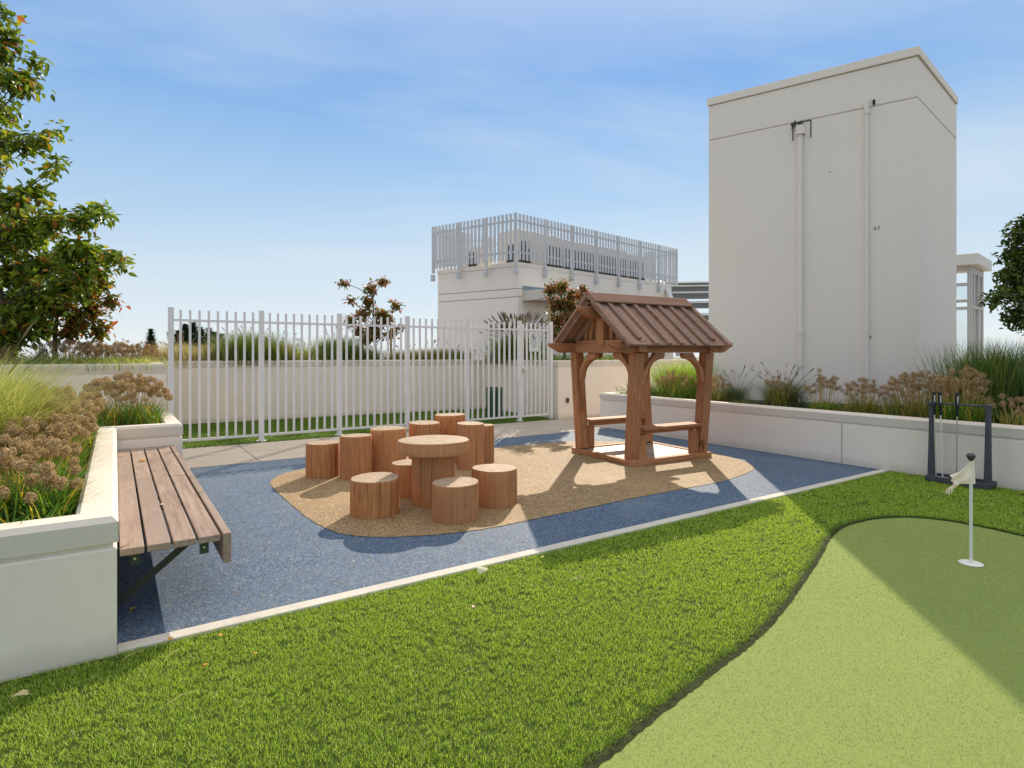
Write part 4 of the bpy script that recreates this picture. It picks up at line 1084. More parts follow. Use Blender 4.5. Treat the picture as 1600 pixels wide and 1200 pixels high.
mb = MB(); mb.tube([(7.25,ya-0.01,0.825),(7.25,yb+0.0,0.825)],0.010,10); mb.box(7.205,ya-0.07,0.815,7.225,ya+0.01,0.835); rp('top_bar', mb, bev=0)
mb = MB()
for y in (-0.50,-0.565,-0.72,-0.86): mb.tube([(7.245,y,0.825),(7.20,y-0.02,0.825),(7.19,y+0.0,0.825)],0.008,8)
rp('hook', mb, bev=0)
def putter(yt, yb_, xt, xb, label, mat):
    r = thing('putter', label, 'golf putter', (xb, yb_, 0.03), 0, 'putters in the rack')
    top = Vector((xt, yt, 0.945)); bot = Vector((xb, yb_, 0.05)); d_ = (top-bot)
    mb = MB(); mb.tube([bot, bot+d_*0.74], 0.0062, 10); part('shaft', mb, M[mat], r, smooth=True)
    mb = MB(); mb.tube([bot+d_*0.73, bot+d_*0.76, bot+d_*0.98, top], [0.010,0.0155,0.0175,0.015], 12); g2 = part('grip', mb, M['grip'], r, smooth=True)
    e0, e1 = bot+d_*0.885, bot+d_*0.965; mb = MB()
    sx = Vector((-0.8,-0.6,0)).normalized()*0.0178
    mb.beam(e0+sx, e1+sx, 0.009, 0.003, up=(0.8,0.6,0)); part('grip_lettering', mb, M['white_print'], g2)
    mb = MB(); mb.box(xb-0.016,yb_-0.055,0.022,xb+0.014,yb_+0.055,0.050); part('head', mb, M['steel'], r, bev=0.006)
putter(-0.505,-0.530,7.215,7.200,'silver putter with leaning shaft at the left of the rack','steel')
putter(-0.560,-0.570,7.215,7.255,'cream shafted putter, middle one in the rack','pole')
putter(-0.715,-0.700,7.215,7.240,'silver putter at the right, half behind the flag','steel')

fx, fy = 4.542, -1.704
fl_ = thing('golf_flag', 'white practice flagstick with frayed cream flag on the putting green', 'flag', (fx,fy,0.006))
mb = MB(); mb.tube([(fx,fy,0.006),(fx,fy,0.69)],0.0095,12); part('pole', mb, M['pole'], fl_, smooth=True)
mb = MB(); mb.lathe([(0.010,0.664),(0.024,0.690),(0.026,0.698),(0.018,0.710),(0.002,0.714)],fx,fy,20); part('knob', mb, M['pole_cap'], fl_, smooth=True)
mb = MB(); mb.lathe([(0.066,0.006),(0.066,0.010),(0.058,0.014),(0.003,0.014)],fx,fy,32); part('cup_disc', mb, M['pole'], fl_)
# drooping pennant: built on the plane of the wind with folds
cr_ = Vector((math.cos(T), -math.sin(T), 0)); cf_ = Vector((math.sin(T), math.cos(T), 0))
mb = MB(); nu, nv = 14, 10
for i in range(nu+1):
    u_ = i/nu
    for j in range(nv+1):
        v_ = j/nv
        top = (0.012 - 0.145*u_, 0.675 - 0.105*u_**1.05); bot = (0.020 - 0.135*u_, 0.520 - 0.005*u_)
        X_ = top[0]+(bot[0]-top[0])*v_; Z_ = top[1]+(bot[1]-top[1])*v_
        dep = 0.012*math.sin(u_*7+v_*3.0)*u_ + 0.014*math.sin(v_*9-u_*4)*u_
        q = Vector((fx,fy,0)) + cr_*X_ + cf_*(dep-0.011); mb.v.append((q.x,q.y,Z_))
for i in range(nu):
    for j in range(nv): mb.f.append((i*(nv+1)+j,(i+1)*(nv+1)+j,(i+1)*(nv+1)+j+1,i*(nv+1)+j+1)); mb.m.append(0)
part('flag_cloth', mb, M['flag'], fl_, smooth=True)
mb = MB()
for k in range(9):
    s0 = Vector((-0.095-0.022*random.random(), 0, 0.52)); e0 = Vector((-0.125-0.085*random.random(), 0, 0.445+0.02*random.random())); prev = None
    for j in range(6):
        t = j/5; p_ = s0.lerp(e0,t); X_ = p_.x + 0.006*math.sin(t*9+k); q = Vector((fx,fy,0)) + cr_*X_ + cf_*(0.012*math.sin(k*2+t*4)-0.01)
        w_ = 0.0045*(1-0.6*t); mb.v += [(q.x-cr_.x*w_, q.y-cr_.y*w_, p_.z), (q.x+cr_.x*w_, q.y+cr_.y*w_, p_.z)]
        if j: n_ = len(mb.v); mb.f.append((n_-4,n_-3,n_-1,n_-2)); mb.m.append(0)
part('frayed_strands', mb, M['flag'], fl_, stuff=False)

# ------------------------------------------------------------------ plants
def tuft_geo(c, n_, h, spread, width, lean, droop, seg=4, wind=None, baser=0.06, hv=0.35):
    P = np.column_stack([c[0]+rng.normal(0,baser,n_), c[1]+rng.normal(0,baser,n_), np.full(n_,c[2])])
    az = rng.uniform(0,2*np.pi,n_)
    if wind is not None:
        a_, k_ = wind; vx = np.cos(az)+k_*np.cos(a_); vy = np.sin(az)+k_*np.sin(a_); az = np.arctan2(vy,vx)
    L = h*rng.uniform(1-hv,1.08,n_)
    return blades(P, L, np.full(n_,width)*rng.uniform(0.6,1.2,n_), np.abs(rng.normal(0,lean,n_)).clip(0,0.9), az, rng.uniform(0.3,1.0,n_)[0]*0+droop*spread, seg)
def join_geo(gs):
    V, F, o_ = [], [], 0
    for v_, f_ in gs: V.append(v_); F.append(f_+o_); o_ += len(v_)
    return np.concatenate(V), np.concatenate(F)
def head_mesh(r, n_fl=130, mat='head'):
    mb = MB()
    for k in range(n_fl):
        z = 1-2*(k+0.5)/n_fl; a = k*2.399963+random.uniform(-.2,.2); s_ = math.sqrt(1-z*z)
        d_ = Vector((s_*math.cos(a), s_*math.sin(a), z)); ro = r*random.uniform(0.82,1.08)
        t1 = d_.orthogonal().normalized(); t2 = d_.cross(t1); ra = random.uniform(0,6.28)
        e1 = t1*math.cos(ra)+t2*math.sin(ra); e2 = d_.cross(e1)
        w_ = r*0.19
        o = len(mb.v)
        mb.v += [tuple(d_*r*0.15 - e1*r*0.02), tuple(d_*r*0.15+e1*r*0.02), tuple(d_*ro*0.92)]
        mb.f.append((o,o+1,o+2)); mb.m.append(0)
        o = len(mb.v)
        mb.v += [tuple(d_*ro*0.86 - e1*w_), tuple(d_*ro*0.98 + e2*w_*0.9), tuple(d_*ro*0.90 + e1*w_), tuple(d_*ro*0.99 - e2*w_*0.9)]
        mb.f += [(o,o+1,o+2),(o,o+2,o+3)]; mb.m += [0,0]
    return mesh_of('seed_head', mb, M[mat])
HM = [head_mesh(1.0) for _ in range(3)]
HMf = [head_mesh(1.0, 60, 'head_far') for _ in range(2)]
def allium(label, c, nh, rad, h, hr=0.03, nleaf=300, leafh=0.30, lw=0.008, far=False, strap='strap', group=None, wind=(0.0,0.3), ry=None, headz=0.10, cat='allium'):
    r = thing('allium_clump', label, cat, c, 0, group)
    C_ = np.array(c); ry = ry or rad
    n_ = nleaf
    P = np.column_stack([C_[0]+rng.uniform(-1,1,n_)*rad*0.75, C_[1]+rng.uniform(-1,1,n_)*ry*0.75, np.full(n_,C_[2])])
    az = rng.uniform(0,6.28,n_); L = leafh*rng.uniform(0.6,1.15,n_)
    V, F = blades(P, L, np.full(n_,lw)*rng.uniform(0.7,1.3,n_), np.abs(rng.normal(0,0.35,n_)).clip(0,.85), az, 0.35, 3)
    fast('leaves', V, F, M[strap], r)
    mb = MB(); hs = []
    tries = 0
    while len(hs) < nh and tries < nh*30:
        tries += 1
        a = random.uniform(0,6.28); q = math.sqrt(random.random())
        x_ = c[0]+q*rad*math.cos(a); y_ = c[1]+q*ry*math.sin(a); z_ = c[2]+h*(1-0.30*q*q)+random.uniform(-headz,headz*0.6); rr = hr*random.uniform(0.75,1.15)
        if any((x_-p[0])**2+(y_-p[1])**2+(z_-p[2])**2 < (0.72*(rr+p[3]))**2 for p in hs): continue
        hs.append((x_,y_,z_,rr))
    for k, (x_,y_,z_,rr) in enumerate(hs):
        bx = c[0]+(x_-c[0])*0.55; by = c[1]+(y_-c[1])*0.55
        w_ = 0.0022 if not far else 0.003
        mid = ((bx+x_)/2+random.uniform(-.01,.01),(by+y_)/2+random.uniform(-.01,.01),(c[2]+z_)/2)
        mb.tube([(bx,by,c[2]),mid,(x_,y_,z_)], w_, 3, False)
        o_ = wloc(r)
        if not far:
            inst('seed_head', HM[k%3], r, (x_-o_.x,y_-o_.y,z_-o_.z), rot=(random.uniform(0,6),random.uniform(0,6),random.uniform(0,6)), sc=(rr,rr,rr*0.92))
    part('stems', mb, M['stem'], r, stuff=True)
    if far:
        gs = []
        for k, (x_,y_,z_,rr) in enumerate(hs):
            me = HMf[k%2]; v_ = np.empty(len(me.vertices)*3, np.float32); me.vertices.foreach_get('co', v_); v_ = v_.reshape(-1,3)
            fs = [tuple(p.vertices) for p in me.polygons]
            gs.append((v_*rr+np.array((x_,y_,z_)), np.array(fs)))
        V, F = join_geo(gs); fast('seed_heads', V, F, M['head_far'], r)
    return r
ZL, ZR, ZB = 0.53, 0.54, 1.12
GL = 'dried allium clumps in the left planter'
allium('dried allium clump with yellowing leaves spilling over the near planter corner', (-0.42,0.72,ZL), 52, 0.27, 0.33, 0.034, 1500, 0.27, 0.011, group=GL, ry=0.42, headz=0.10)
allium('dried allium clump at the cropped left edge of the near planter', (-0.88,1.00,ZL), 55, 0.34, 0.38, 0.035, 500, 0.28, 0.010, group=GL, ry=0.45)
allium('dried allium clump beside the bench, behind the corner one', (-0.42,1.62,ZL), 62, 0.27, 0.37, 0.037, 600, 0.28, 0.009, group=GL, ry=0.42)
allium('dense dried allium clump at the middle of the left planter', (-0.46,2.42,ZL), 78, 0.32, 0.42, 0.039, 420, 0.30, 0.009, group=GL, ry=0.42)
allium('dried allium clump at the inner bend of the left planter', (-0.42,3.25,ZL), 80, 0.34, 0.48, 0.041, 380, 0.30, 0.009, group=GL, ry=0.45)
allium('dark headed allium clump beside the fence end in the far planter return', (0.10,4.56,ZL), 100, 0.42, 0.55, 0.041, 760, 0.40, 0.010, group=GL, ry=0.42)
allium('dried allium clump at the back left behind the tall pale grass', (-0.75,4.1,ZL), 75, 0.45, 0.52, 0.040, 300, 0.32, 0.009, group=GL, ry=0.5)
# low green leaves along the inside of the planter
n_ = 5200
P = np.column_stack([-0.18-np.abs(rng.normal(0,0.7,n_)), rng.uniform(0.17,3.8,n_)**1.0, np.full(n_,ZL)])
V, F = blades(P, rng.uniform(0.08,0.22,n_), np.full(n_,0.009), rng.uniform(0.1,0.8,n_), rng.uniform(0,6.28,n_), 0.4, 2)
o = fast('ground_cover', V, F, M['strap']); o['label'] = 'low green and yellow leaves covering the left planter soil'; o['category'] = 'ground cover'
# yellow-green leaves lying over the cap at the near corner
def grass(name, label, c, n_, h, width, lean, droop, mat, cat='ornamental grass', group=None, baser=0.08, wind=None, seg=4, plumes=0, plume_mat='plume', pl=0.12, hv=0.35, plume_h=1.0, plume_w=0.010):
    r = thing(name, label, cat, c, 0, group)
    V, F = tuft_geo(c, n_, h, 1.0, width, lean, droop, seg, wind, baser, hv)
    fast('blades', V, F, M[mat], r)
    if plumes:
        mb = MB()
        for k in range(plumes):
            az = random.uniform(0,6.28); l_ = h*plume_h*random.uniform(0.8,1.15); ln = abs(random.gauss(0,0.42))
            pts = []
            for j in range(7):
                t = j/6; hor = (ln*t+droop*0.45*t*t)*l_; pts.append(Vector((c[0]+math.cos(az)*hor, c[1]+math.sin(az)*hor, c[2]+l_*t*math.sqrt(max(.1,1-ln*ln))-droop*.2*t*t*l_)))
            mb.tube(pts[:6], width*0.35, 3, False)
            tip = pts[5]; d_ = (pts[6]-pts[5]).normalized()
            mb.tube([tip, tip+d_*pl*0.3, tip+d_*pl*0.75, tip+d_*pl], [0.002,plume_w,plume_w*0.8,0.001], 5, False)
        part('plumes', mb, M[plume_mat], r, stuff=True)
    return r
grass('fountain_grass', 'tall pale yellow green grass leaning over the left planter edge', (-0.86,2.25,ZL), 3400, 1.05, 0.0062, 0.34, 0.40, 'pale_grass', baser=0.15, wind=(R(-20),0.45), seg=5, plumes=14, plume_mat='plume', pl=0.16, plume_w=0.008)
grass('fountain_grass', 'second pale grass clump further back at the left edge', (-1.20,1.55,ZL), 2200, 1.05, 0.0060, 0.36, 0.5, 'pale_grass', baser=0.16, wind=(R(-25),0.4))

# right planter
GR = 'plants in the right planter'
grass('ornamental_grass', 'tall bright green grass seen through the gazebo', (8.75,4.15,ZR), 2000, 0.98, 0.009, 0.32, 0.45, 'lime_grass', baser=0.20)
allium('rusty allium clump in front of the bright grass behind the gazebo', (8.10,3.70,ZR), 60, 0.38, 0.46, 0.036, 420, 0.40, 0.010, True, 'strap', GR, ry=0.38)
grass('ornamental_grass', 'dark leafy tuft at the far end of the right planter', (7.95,4.4,ZR), 500, 0.42, 0.014, 0.5, 0.5, 'green_grass', baser=0.14)
allium('yellowing allium clump right of the gazebo post', (8.15,2.95,ZR), 34, 0.28, 0.42, 0.034, 330, 0.34, 0.010, True, 'strap_dry', GR, ry=0.26)
grass('ornamental_grass', 'fine green grass right of the gazebo with thin dry plumes', (8.35,2.70,ZR), 600, 0.50, 0.0065, 0.45, 0.5, 'blue_grass', baser=0.08, plumes=16, pl=0.07, plume_w=0.006, plume_h=1.35)
grass('fountain_grass', 'wide blue green fountain grass below the left downpipe', (8.55,2.00,ZR), 1300, 0.66, 0.0065, 0.52, 0.60, 'blue_grass', baser=0.10, plumes=26, pl=0.08, plume_w=0.007, plume_h=1.15)
allium('rusty allium clump growing inside the fountain grass', (8.25,1.90,ZR), 24, 0.22, 0.47, 0.033, 240, 0.38, 0.009, True, 'strap_dry', GR, ry=0.2)
grass('ground_tuft', 'low olive groundcover tuft between the fountain grass and gazebo', (8.15,2.38,ZR), 260, 0.16, 0.010, 0.6, 0.3, 'olive_grass', 'ground cover', baser=0.12, seg=2)
allium('sparse tall stemmed allium clump left of the dense ones', (8.00,1.08,ZR), 30, 0.30, 0.52, 0.038, 380, 0.24, 0.010, True, 'strap', GR, ry=0.22, headz=0.13)
allium('allium clump with leaning yellow stems below the right downpipe', (8.00,0.58,ZR), 40, 0.30, 0.46, 0.036, 360, 0.34, 0.010, True, 'strap_dry', GR, ry=0.24)
grass('ornamental_grass', 'thin blue tuft with small grey plumes between the alliums', (8.75,0.55,ZR), 200, 0.40, 0.004, 0.4, 0.4, 'blue_grass', baser=0.05, plumes=12, pl=0.06, plume_w=0.006, plume_h=1.3)
allium('broad dense rusty allium clump behind the putter rack, its left half', (8.15,0.00,ZR), 110, 0.50, 0.54, 0.037, 560, 0.36, 0.010, True, 'strap_dry', GR, ry=0.34, headz=0.13)
allium('dense allium clump with green and yellow stems behind the putter grips', (7.95,-0.50,ZR), 75, 0.38, 0.58, 0.038, 620, 0.44, 0.010, True, 'strap', GR, ry=0.26, headz=0.15)
allium('few tall allium heads at the right end near the dark shrub', (7.80,-1.05,ZR), 13, 0.24, 0.38, 0.036, 160, 0.30, 0.009, True, 'strap_dry', GR, ry=0.22, headz=0.13)
grass('ornamental_grass', 'big dense dark green upright grass at the right edge', (9.05,-0.50,ZR), 4200, 1.12, 0.009, 0.22, 0.20, 'green_grass', baser=0.27, seg=3, hv=0.55)
grass('ornamental_grass', 'grey green grass bush beyond the right edge clump', (9.30,-1.10,ZR), 3200, 1.10, 0.009, 0.28, 0.25, 'blue_grass', baser=0.30, seg=3, hv=0.5)

# raised bed behind the fence
GB = 'grasses along the parapet behind the fence'
for (a, b, h, n_, w, mat, lb, dr, br, pl_) in [
    (1.05,10.15,0.60,1500,0.008,'pink_grass','pinkish pale grass behind the fence beside the first post',0.35,0.22,20),
    (1.75,10.25,0.58,1300,0.008,'pink_grass','pale straw grass behind the fence left of the dark clump',0.35,0.20,14),
    (2.35,10.15,0.88,2600,0.011,'green_grass','tall dark green grass clump behind the second fence post',0.30,0.28,14),
    (2.90,10.25,0.72,1400,0.009,'olive_grass','golden green grass right of the tall dark clump',0.4,0.2,14),
    (3.45,10.2,0.52,1000,0.009,'pale_grass','low pale grass in the gap between dark clumps',0.4,0.2,10),
    (4.15,10.1,0.80,2200,0.011,'green_grass','dark green grass clump left of the young maple',0.35,0.25,12),
    (4.75,10.0,0.56,1100,0.009,'green_grass','low dark grass at the foot of the young maple',0.4,0.2,6),
    (5.75,9.9,0.50,1100,0.009,'olive_grass','low olive grass right of the young maple',0.5,0.22,8),
    (6.35,9.8,0.55,1300,0.009,'olive_grass','olive grass row before the penthouse wall',0.5,0.22,10),
    (6.95,9.75,0.52,1100,0.009,'green_grass','green grass tuft below the penthouse left corner',0.45,0.22,8),
    (7.95,7.15,0.34,500,0.012,'green_grass','low green groundcover tuft behind the cream wall',0.45,0.22,0),
    (8.7,6.95,0.36,500,0.012,'green_grass','low leafy tuft behind the cream wall and gazebo',0.45,0.25,0),
    (9.5,6.9,0.34,500,0.012,'green_grass','green tuft behind the cream wall right of the maple',0.45,0.25,0)]:
    grass('ornamental_grass', lb, (a,b,ZB), n_, h, w, 0.30, dr, mat, group=GB, baser=br, seg=3, plumes=pl_, pl=0.10, plume_w=0.009, plume_h=1.15)
grass('fountain_grass', 'large fountain grass with many dark plumes behind the gate', (8.00,8.45,ZB), 3200, 0.92, 0.011, 0.42, 0.45, 'green_grass', baser=0.26, plumes=150, pl=0.20, plume_w=0.017, plume_h=1.36, seg=4)
for (a, b, h, n_, w, mat, lb) in [
    (0.15,6.95,0.32,1100,0.006,'pale_grass','low pale feathery grass at the fence end of the raised bed'),
    (-0.25,7.0,0.32,1000,0.006,'green_grass','low green grass at the edge of the raised bed'),
    (-0.85,6.98,0.38,1100,0.006,'green_grass','green grass tuft below the large left tree'),
    (0.25,8.3,0.42,900,0.006,'olive_grass','brownish grass deeper in the raised bed'),
    (-1.6,7.1,0.6,1300,0.007,'olive_grass','dusty olive grass at the left edge of the raised bed')]:
    grass('ornamental_grass', lb, (a,b,ZB), n_, h, w, 0.5, 0.6, mat, baser=0.22, seg=3, group='grasses in the raised left bed', plumes=14, pl=0.08, plume_w=0.006, plume_h=1.2)
for (a, b, lb) in [(-0.15,7.55,'brown allium mass in the raised bed right of the tree trunk'),(0.20,7.75,'brown allium mass nearest the fence in the raised bed'),(-0.55,7.35,'brown allium mass round the foot of the left tree')]:
    allium(lb, (a,b,ZB), 75, 0.42, 0.38, 0.036, 360, 0.28, 0.009, True, 'olive_grass', 'dried alliums in the raised left bed', ry=0.3)
n_ = 5000
P = np.column_stack([rng.uniform(-4,0.4,n_), rng.uniform(6.75,9.5,n_), np.full(n_,ZB)])
V, F = blades(P, rng.uniform(0.08,0.2,n_), np.full(n_,0.008), rng.uniform(0.1,0.8,n_), rng.uniform(0,6.28,n_), 0.4, 2)
o = fast('ground_cover', V, F, M['lime_grass']); o['label'] = 'low green cover on the raised bed soil at the left'; o['category'] = 'ground cover'

# ------------------------------------------------------------------ trees
def leaf_cloud(centres, n_per, size, spread, droop=0.5, aspect=0.62):
    """pointed six-vertex leaves folded on the midrib, hung round each twig point"""
    C_ = np.repeat(np.asarray(centres), n_per, axis=0); n_ = len(C_)
    C_ = C_ + rng.normal(0, spread, (n_,3))
    az = rng.uniform(0,2*np.pi,n_); el = rng.normal(-droop*0.7, 0.55, n_)
    D_ = np.stack([np.cos(az)*np.cos(el), np.sin(az)*np.cos(el), np.sin(el)],1)
    up = rng.normal(0,0.45,(n_,3)) + np.array([0,0,1.0]); S_ = np.cross(D_, up); S_ /= np.linalg.norm(S_,axis=1)[:,None]+1e-9
    N_ = np.cross(S_, D_)
    L = size*rng.uniform(0.6,1.2,n_); W = L*aspect
    k = lambda a, b, c: C_ + D_*(L*a)[:,None] + S_*(W*b)[:,None] + N_*(L*c)[:,None]
    V = np.stack([k(0,0,0), k(0.28,0.42,0.10), k(0.68,0.34,0.06), k(1.05,0,-0.10), k(0.68,-0.34,0.06), k(0.28,-0.42,0.10)],1)
    F = np.array([(0,1,2),(0,2,3),(0,3,4),(0,4,5)])[None] + (np.arange(n_)*6)[:,None,None]
    return V.reshape(-1,3), F.reshape(-1,3)
def tree(name, label, base, trunk_pts, trunk_r, lobes, leaf, size, mat, group=None, cat='tree', twig=0.004, n_per=5, spread=0.03, dens=1.0, extra_mat=None):
    r = thing(name, label, cat, base, 0, group)
    mb = MB(); mb.tube(trunk_pts, [trunk_r*(1-0.6*i/(len(trunk_pts)-1)) for i in range(len(trunk_pts))], 9); part('trunk', mb, M['trunk'], r, smooth=True)
    mb = MB(); cents = []
    TPs = [Vector(p) for p in trunk_pts]
    for (lx,ly,lz,lr,nt) in lobes:
        c_ = Vector((lx,ly,lz))
        src = min(TPs[1:], key=lambda p: (p-c_).length + (0.6 if p.z > lz else 0)*1.0)
        mid = src.lerp(c_,0.5)+Vector((0,0,0.06*(c_-src).length))
        mb.tube([src, mid, c_], [twig*3.2, twig*2.2, twig*1.3], 5, False)
        for k in range(int(nt*dens)):
            d_ = Vector((random.gauss(0,1),random.gauss(0,1),random.gauss(0,0.8))).normalized()
            e = c_ + d_*lr*random.uniform(0.45,1.05); m2 = c_.lerp(e,0.5)+Vector((0,0,0.05*lr))
            mb.tube([c_,m2,e],[twig,twig*0.7,twig*0.3],3,False)
            for j in range(5): 
                t = 0.25+0.75*j/4; cents.append(tuple(c_.lerp(e,t)+Vector((0,0,0.04*lr*math.sin(t*3)))))
    part('branches', mb, M['trunk'], r, smooth=True, stuff=True)
    V, F = leaf_cloud(cents, n_per, size, spread)
    fast('leaves', V, F, M[mat], r)
    return r
def cwz(X, Y, z): q = cw(X,Y); return (q[0], q[1], z)
# large tree on the left: crown lobes measured in camera-aligned metres (right, forward, height)
def lobes_from(lst): return [(*cw(X,Y), z, r_, nt) for X,Y,z,r_,nt in lst]
Y0 = 8.3
def at(px_, py_, Y): return ((px_-800)*Y/920, Y, 1.35+(553-py_)*Y/920)
bigl = []
for px_, py_, rr, nt in [(10,480,0.42,30),(60,470,0.38,26),(100,455,0.32,22),(135,430,0.28,18),(20,430,0.42,30),(70,415,0.38,28),(115,395,0.28,18),(150,402,0.16,8),
    (0,380,0.40,28),(45,365,0.32,22),(85,350,0.26,16),(125,345,0.22,10),(-30,330,0.4,26),(20,320,0.30,20),(50,300,0.20,10),(-20,270,0.35,22),(0,225,0.24,14),(35,225,0.18,9),(62,222,0.10,5),(-40,180,0.38,22),
    (-5,170,0.22,14),(20,135,0.26,15),(48,128,0.14,7),(-30,100,0.35,20),(0,80,0.24,14),(12,60,0.14,7),(-45,40,0.35,18),(-10,20,0.25,12),(-60,420,0.5,30),(-70,480,0.5,30),(-80,340,0.5,28),(-90,240,0.5,28),(-95,140,0.45,24),(-90,50,0.4,20),(40,500,0.35,24),(-20,510,0.4,24),(20,520,0.30,24),(60,512,0.26,20),(0,535,0.28,18),(172,398,0.10,5),(186,408,0.06,3),(160,335,0.09,4),(150,325,0.07,3),(90,252,0.05,3),(78,268,0.06,3),(88,205,0.03,2),(55,95,0.06,3),(105,395,0.2,12)]:
    X,Y,z = at(px_,py_,Y0+random.uniform(-0.35,0.35)); bigl.append((X,Y,z,rr,nt))
bx, bY = (40-800)*8.3/920, 8.3
tree('hornbeam_tree', 'large green tree with turning yellow leaves filling the left edge', cwz(bx-0.15,bY,ZB), [cwz(bx-0.15,bY,ZB-0.05),cwz(bx-0.3,bY,2.0),cwz(bx-0.65,bY+0.05,3.0),cwz(bx-0.85,bY,4.2),cwz(bx-0.95,bY,5.6)], 0.055, lobes_from(bigl), 0, 0.118, 'leaf_green', n_per=3, spread=0.065, twig=0.0045, dens=1.1)
redl = []
for px_, py_, rr, nt in [(120,500,0.22,14),(145,485,0.18,12),(155,512,0.14,9),(95,480,0.25,14),(130,455,0.2,10),(165,440,0.14,6),(172,468,0.10,5),(110,520,0.16,10)]:
    X,Y,z = at(px_,py_,8.55+random.uniform(-0.2,0.2)); redl.append((X,Y,z,rr,nt))
bx = (86-800)*8.6/920
tree('young_maple', 'small reddening tree below the large left tree, its stem in view', cwz(bx,8.6,ZB), [cwz(bx,8.6,ZB-0.05),cwz(bx,8.6,1.6),cwz(bx+0.05,8.6,2.1)], 0.042, lobes_from(redl), 0, 0.09, 'leaf_turning', n_per=5, spread=0.05)
# young maple behind the fence
ml = []
for px_, py_, rr, nt in [(538,442,0.07,4),(549,470,0.09,4),(580,450,0.10,5),(598,440,0.09,5),(577,470,0.18,10),(570,490,0.20,12),(595,490,0.20,12),(585,510,0.24,14),(607,500,0.16,8),(618,478,0.12,6),(550,500,0.14,7),(560,515,0.16,8),(578,452,0.08,4),(610,520,0.16,8),(590,525,0.2,10),(572,528,0.18,8),(626,510,0.07,3)]:
    X,Y,z = at(px_,py_,14.2+random.uniform(-0.2,0.2)); ml.append((X,Y,z,rr*1.1,nt))
bx = (586-800)*14.2/920
tree('young_maple', 'young maple with red and green leaves behind the middle of the fence', cwz(bx+0.05,14.2,ZB), [cwz(bx+0.05,14.2,ZB-0.05),cwz(bx,14.2,1.6),cwz(bx-0.02,14.2,2.1),cwz(bx-0.05,14.2,2.7)], 0.032, lobes_from(ml), 0, 0.10, 'leaf_mixed', n_per=4, spread=0.05, group='young maples in the raised bed')
for (xp, tp, lb) in ((562,500,'timber stake left of the middle maple'),(611,512,'timber stake right of the middle maple')):
    X,Y,z = at(xp,tp,14.1); mb = MB(); mb.tube([cwz(X+0.12*(1 if xp<590 else 0),Y,ZB-0.05),cwz(X,Y,z)],0.028,8); o = part('tree_stake', mb, M['bamboo'], smooth=True); tag(o, lb, 'stake')
# maple beside the gate
m2 = []
for px_, py_, rr, nt in [(862,455,0.18,10),(880,448,0.18,10),(893,460,0.14,8),(865,475,0.22,12),(885,478,0.22,12),(870,500,0.24,14),(890,500,0.22,13),(862,520,0.2,10),(880,520,0.22,12),(902,510,0.14,8),(898,485,0.14,8),(895,535,0.18,8)]:
    X,Y,z = at(px_,py_,13.5+random.uniform(-0.2,0.2)); m2.append((X,Y,z,rr,nt))
bx = (882-800)*13.5/920
tree('young_maple', 'dense bronze green maple between the gate and the gazebo roof', cwz(bx,13.5,ZB), [cwz(bx,13.5,ZB-0.05),cwz(bx,13.5,1.6),cwz(bx,13.5,2.6)], 0.035, lobes_from(m2), 0, 0.095, 'leaf_mixed', n_per=5, spread=0.055, group='young maples in the raised bed')
m3 = []
for px_, py_, rr, nt in [(910,450,0.10,6),(905,462,0.11,6),(916,458,0.08,4),(908,475,0.10,6)]:
    X,Y,z = at(px_,py_,13.2); m3.append((X,Y,z,rr,nt))
bx = (905-800)*13.2/920
tree('red_sapling', 'small bright red leaved sapling behind the gazebo ridge', cwz(bx,13.2,ZB), [cwz(bx,13.2,ZB-0.05),cwz(bx,13.2,1.8),cwz(bx,13.2,2.5)], 0.018, lobes_from(m3), 0, 0.08, 'leaf_red', n_per=3, spread=0.03)
X,Y,z = at(857.5,480,13.0); mb = MB(); mb.tube([cwz(X+0.1,Y,ZB-0.05),cwz(X,Y,z)],0.026,8); o = part('tree_stake', mb, M['bamboo'], smooth=True); tag(o, 'pale timber stake above the gate post', 'stake')
# tree at the right edge
rl = []
for px_, py_, rr, nt in [(1592,370,0.14,9),(1585,395,0.14,8),(1600,400,0.18,12),(1583,420,0.14,8),(1600,425,0.2,13),(1572,425,0.08,4),(1590,452,0.16,10),(1570,462,0.12,7),(1552,468,0.06,3),(1600,460,0.2,12),(1588,490,0.12,7),(1600,500,0.16,8),(1582,505,0.07,3),(1630,380,0.25,16),(1640,430,0.3,20),(1640,480,0.28,18),(1680,400,0.3,18),(1690,460,0.3,18),(1575,440,0.08,4),(1596,350,0.08,4)]:
    X,Y,z = at(px_,py_,6.9+random.uniform(-0.15,0.15)); rl.append((X,Y,z,rr,nt))
bx = (1660-800)*6.9/920
tree('broadleaf_tree', 'dark green broadleaf tree reaching in at the right edge', cwz(bx,6.9,ZR), [cwz(bx,6.9,ZR-0.05),cwz(bx,6.9,1.4),cwz(bx,6.9,2.0),cwz(bx-0.05,6.9,2.7)], 0.04, lobes_from(rl), 0, 0.075, 'leaf_dark', n_per=4, spread=0.05)
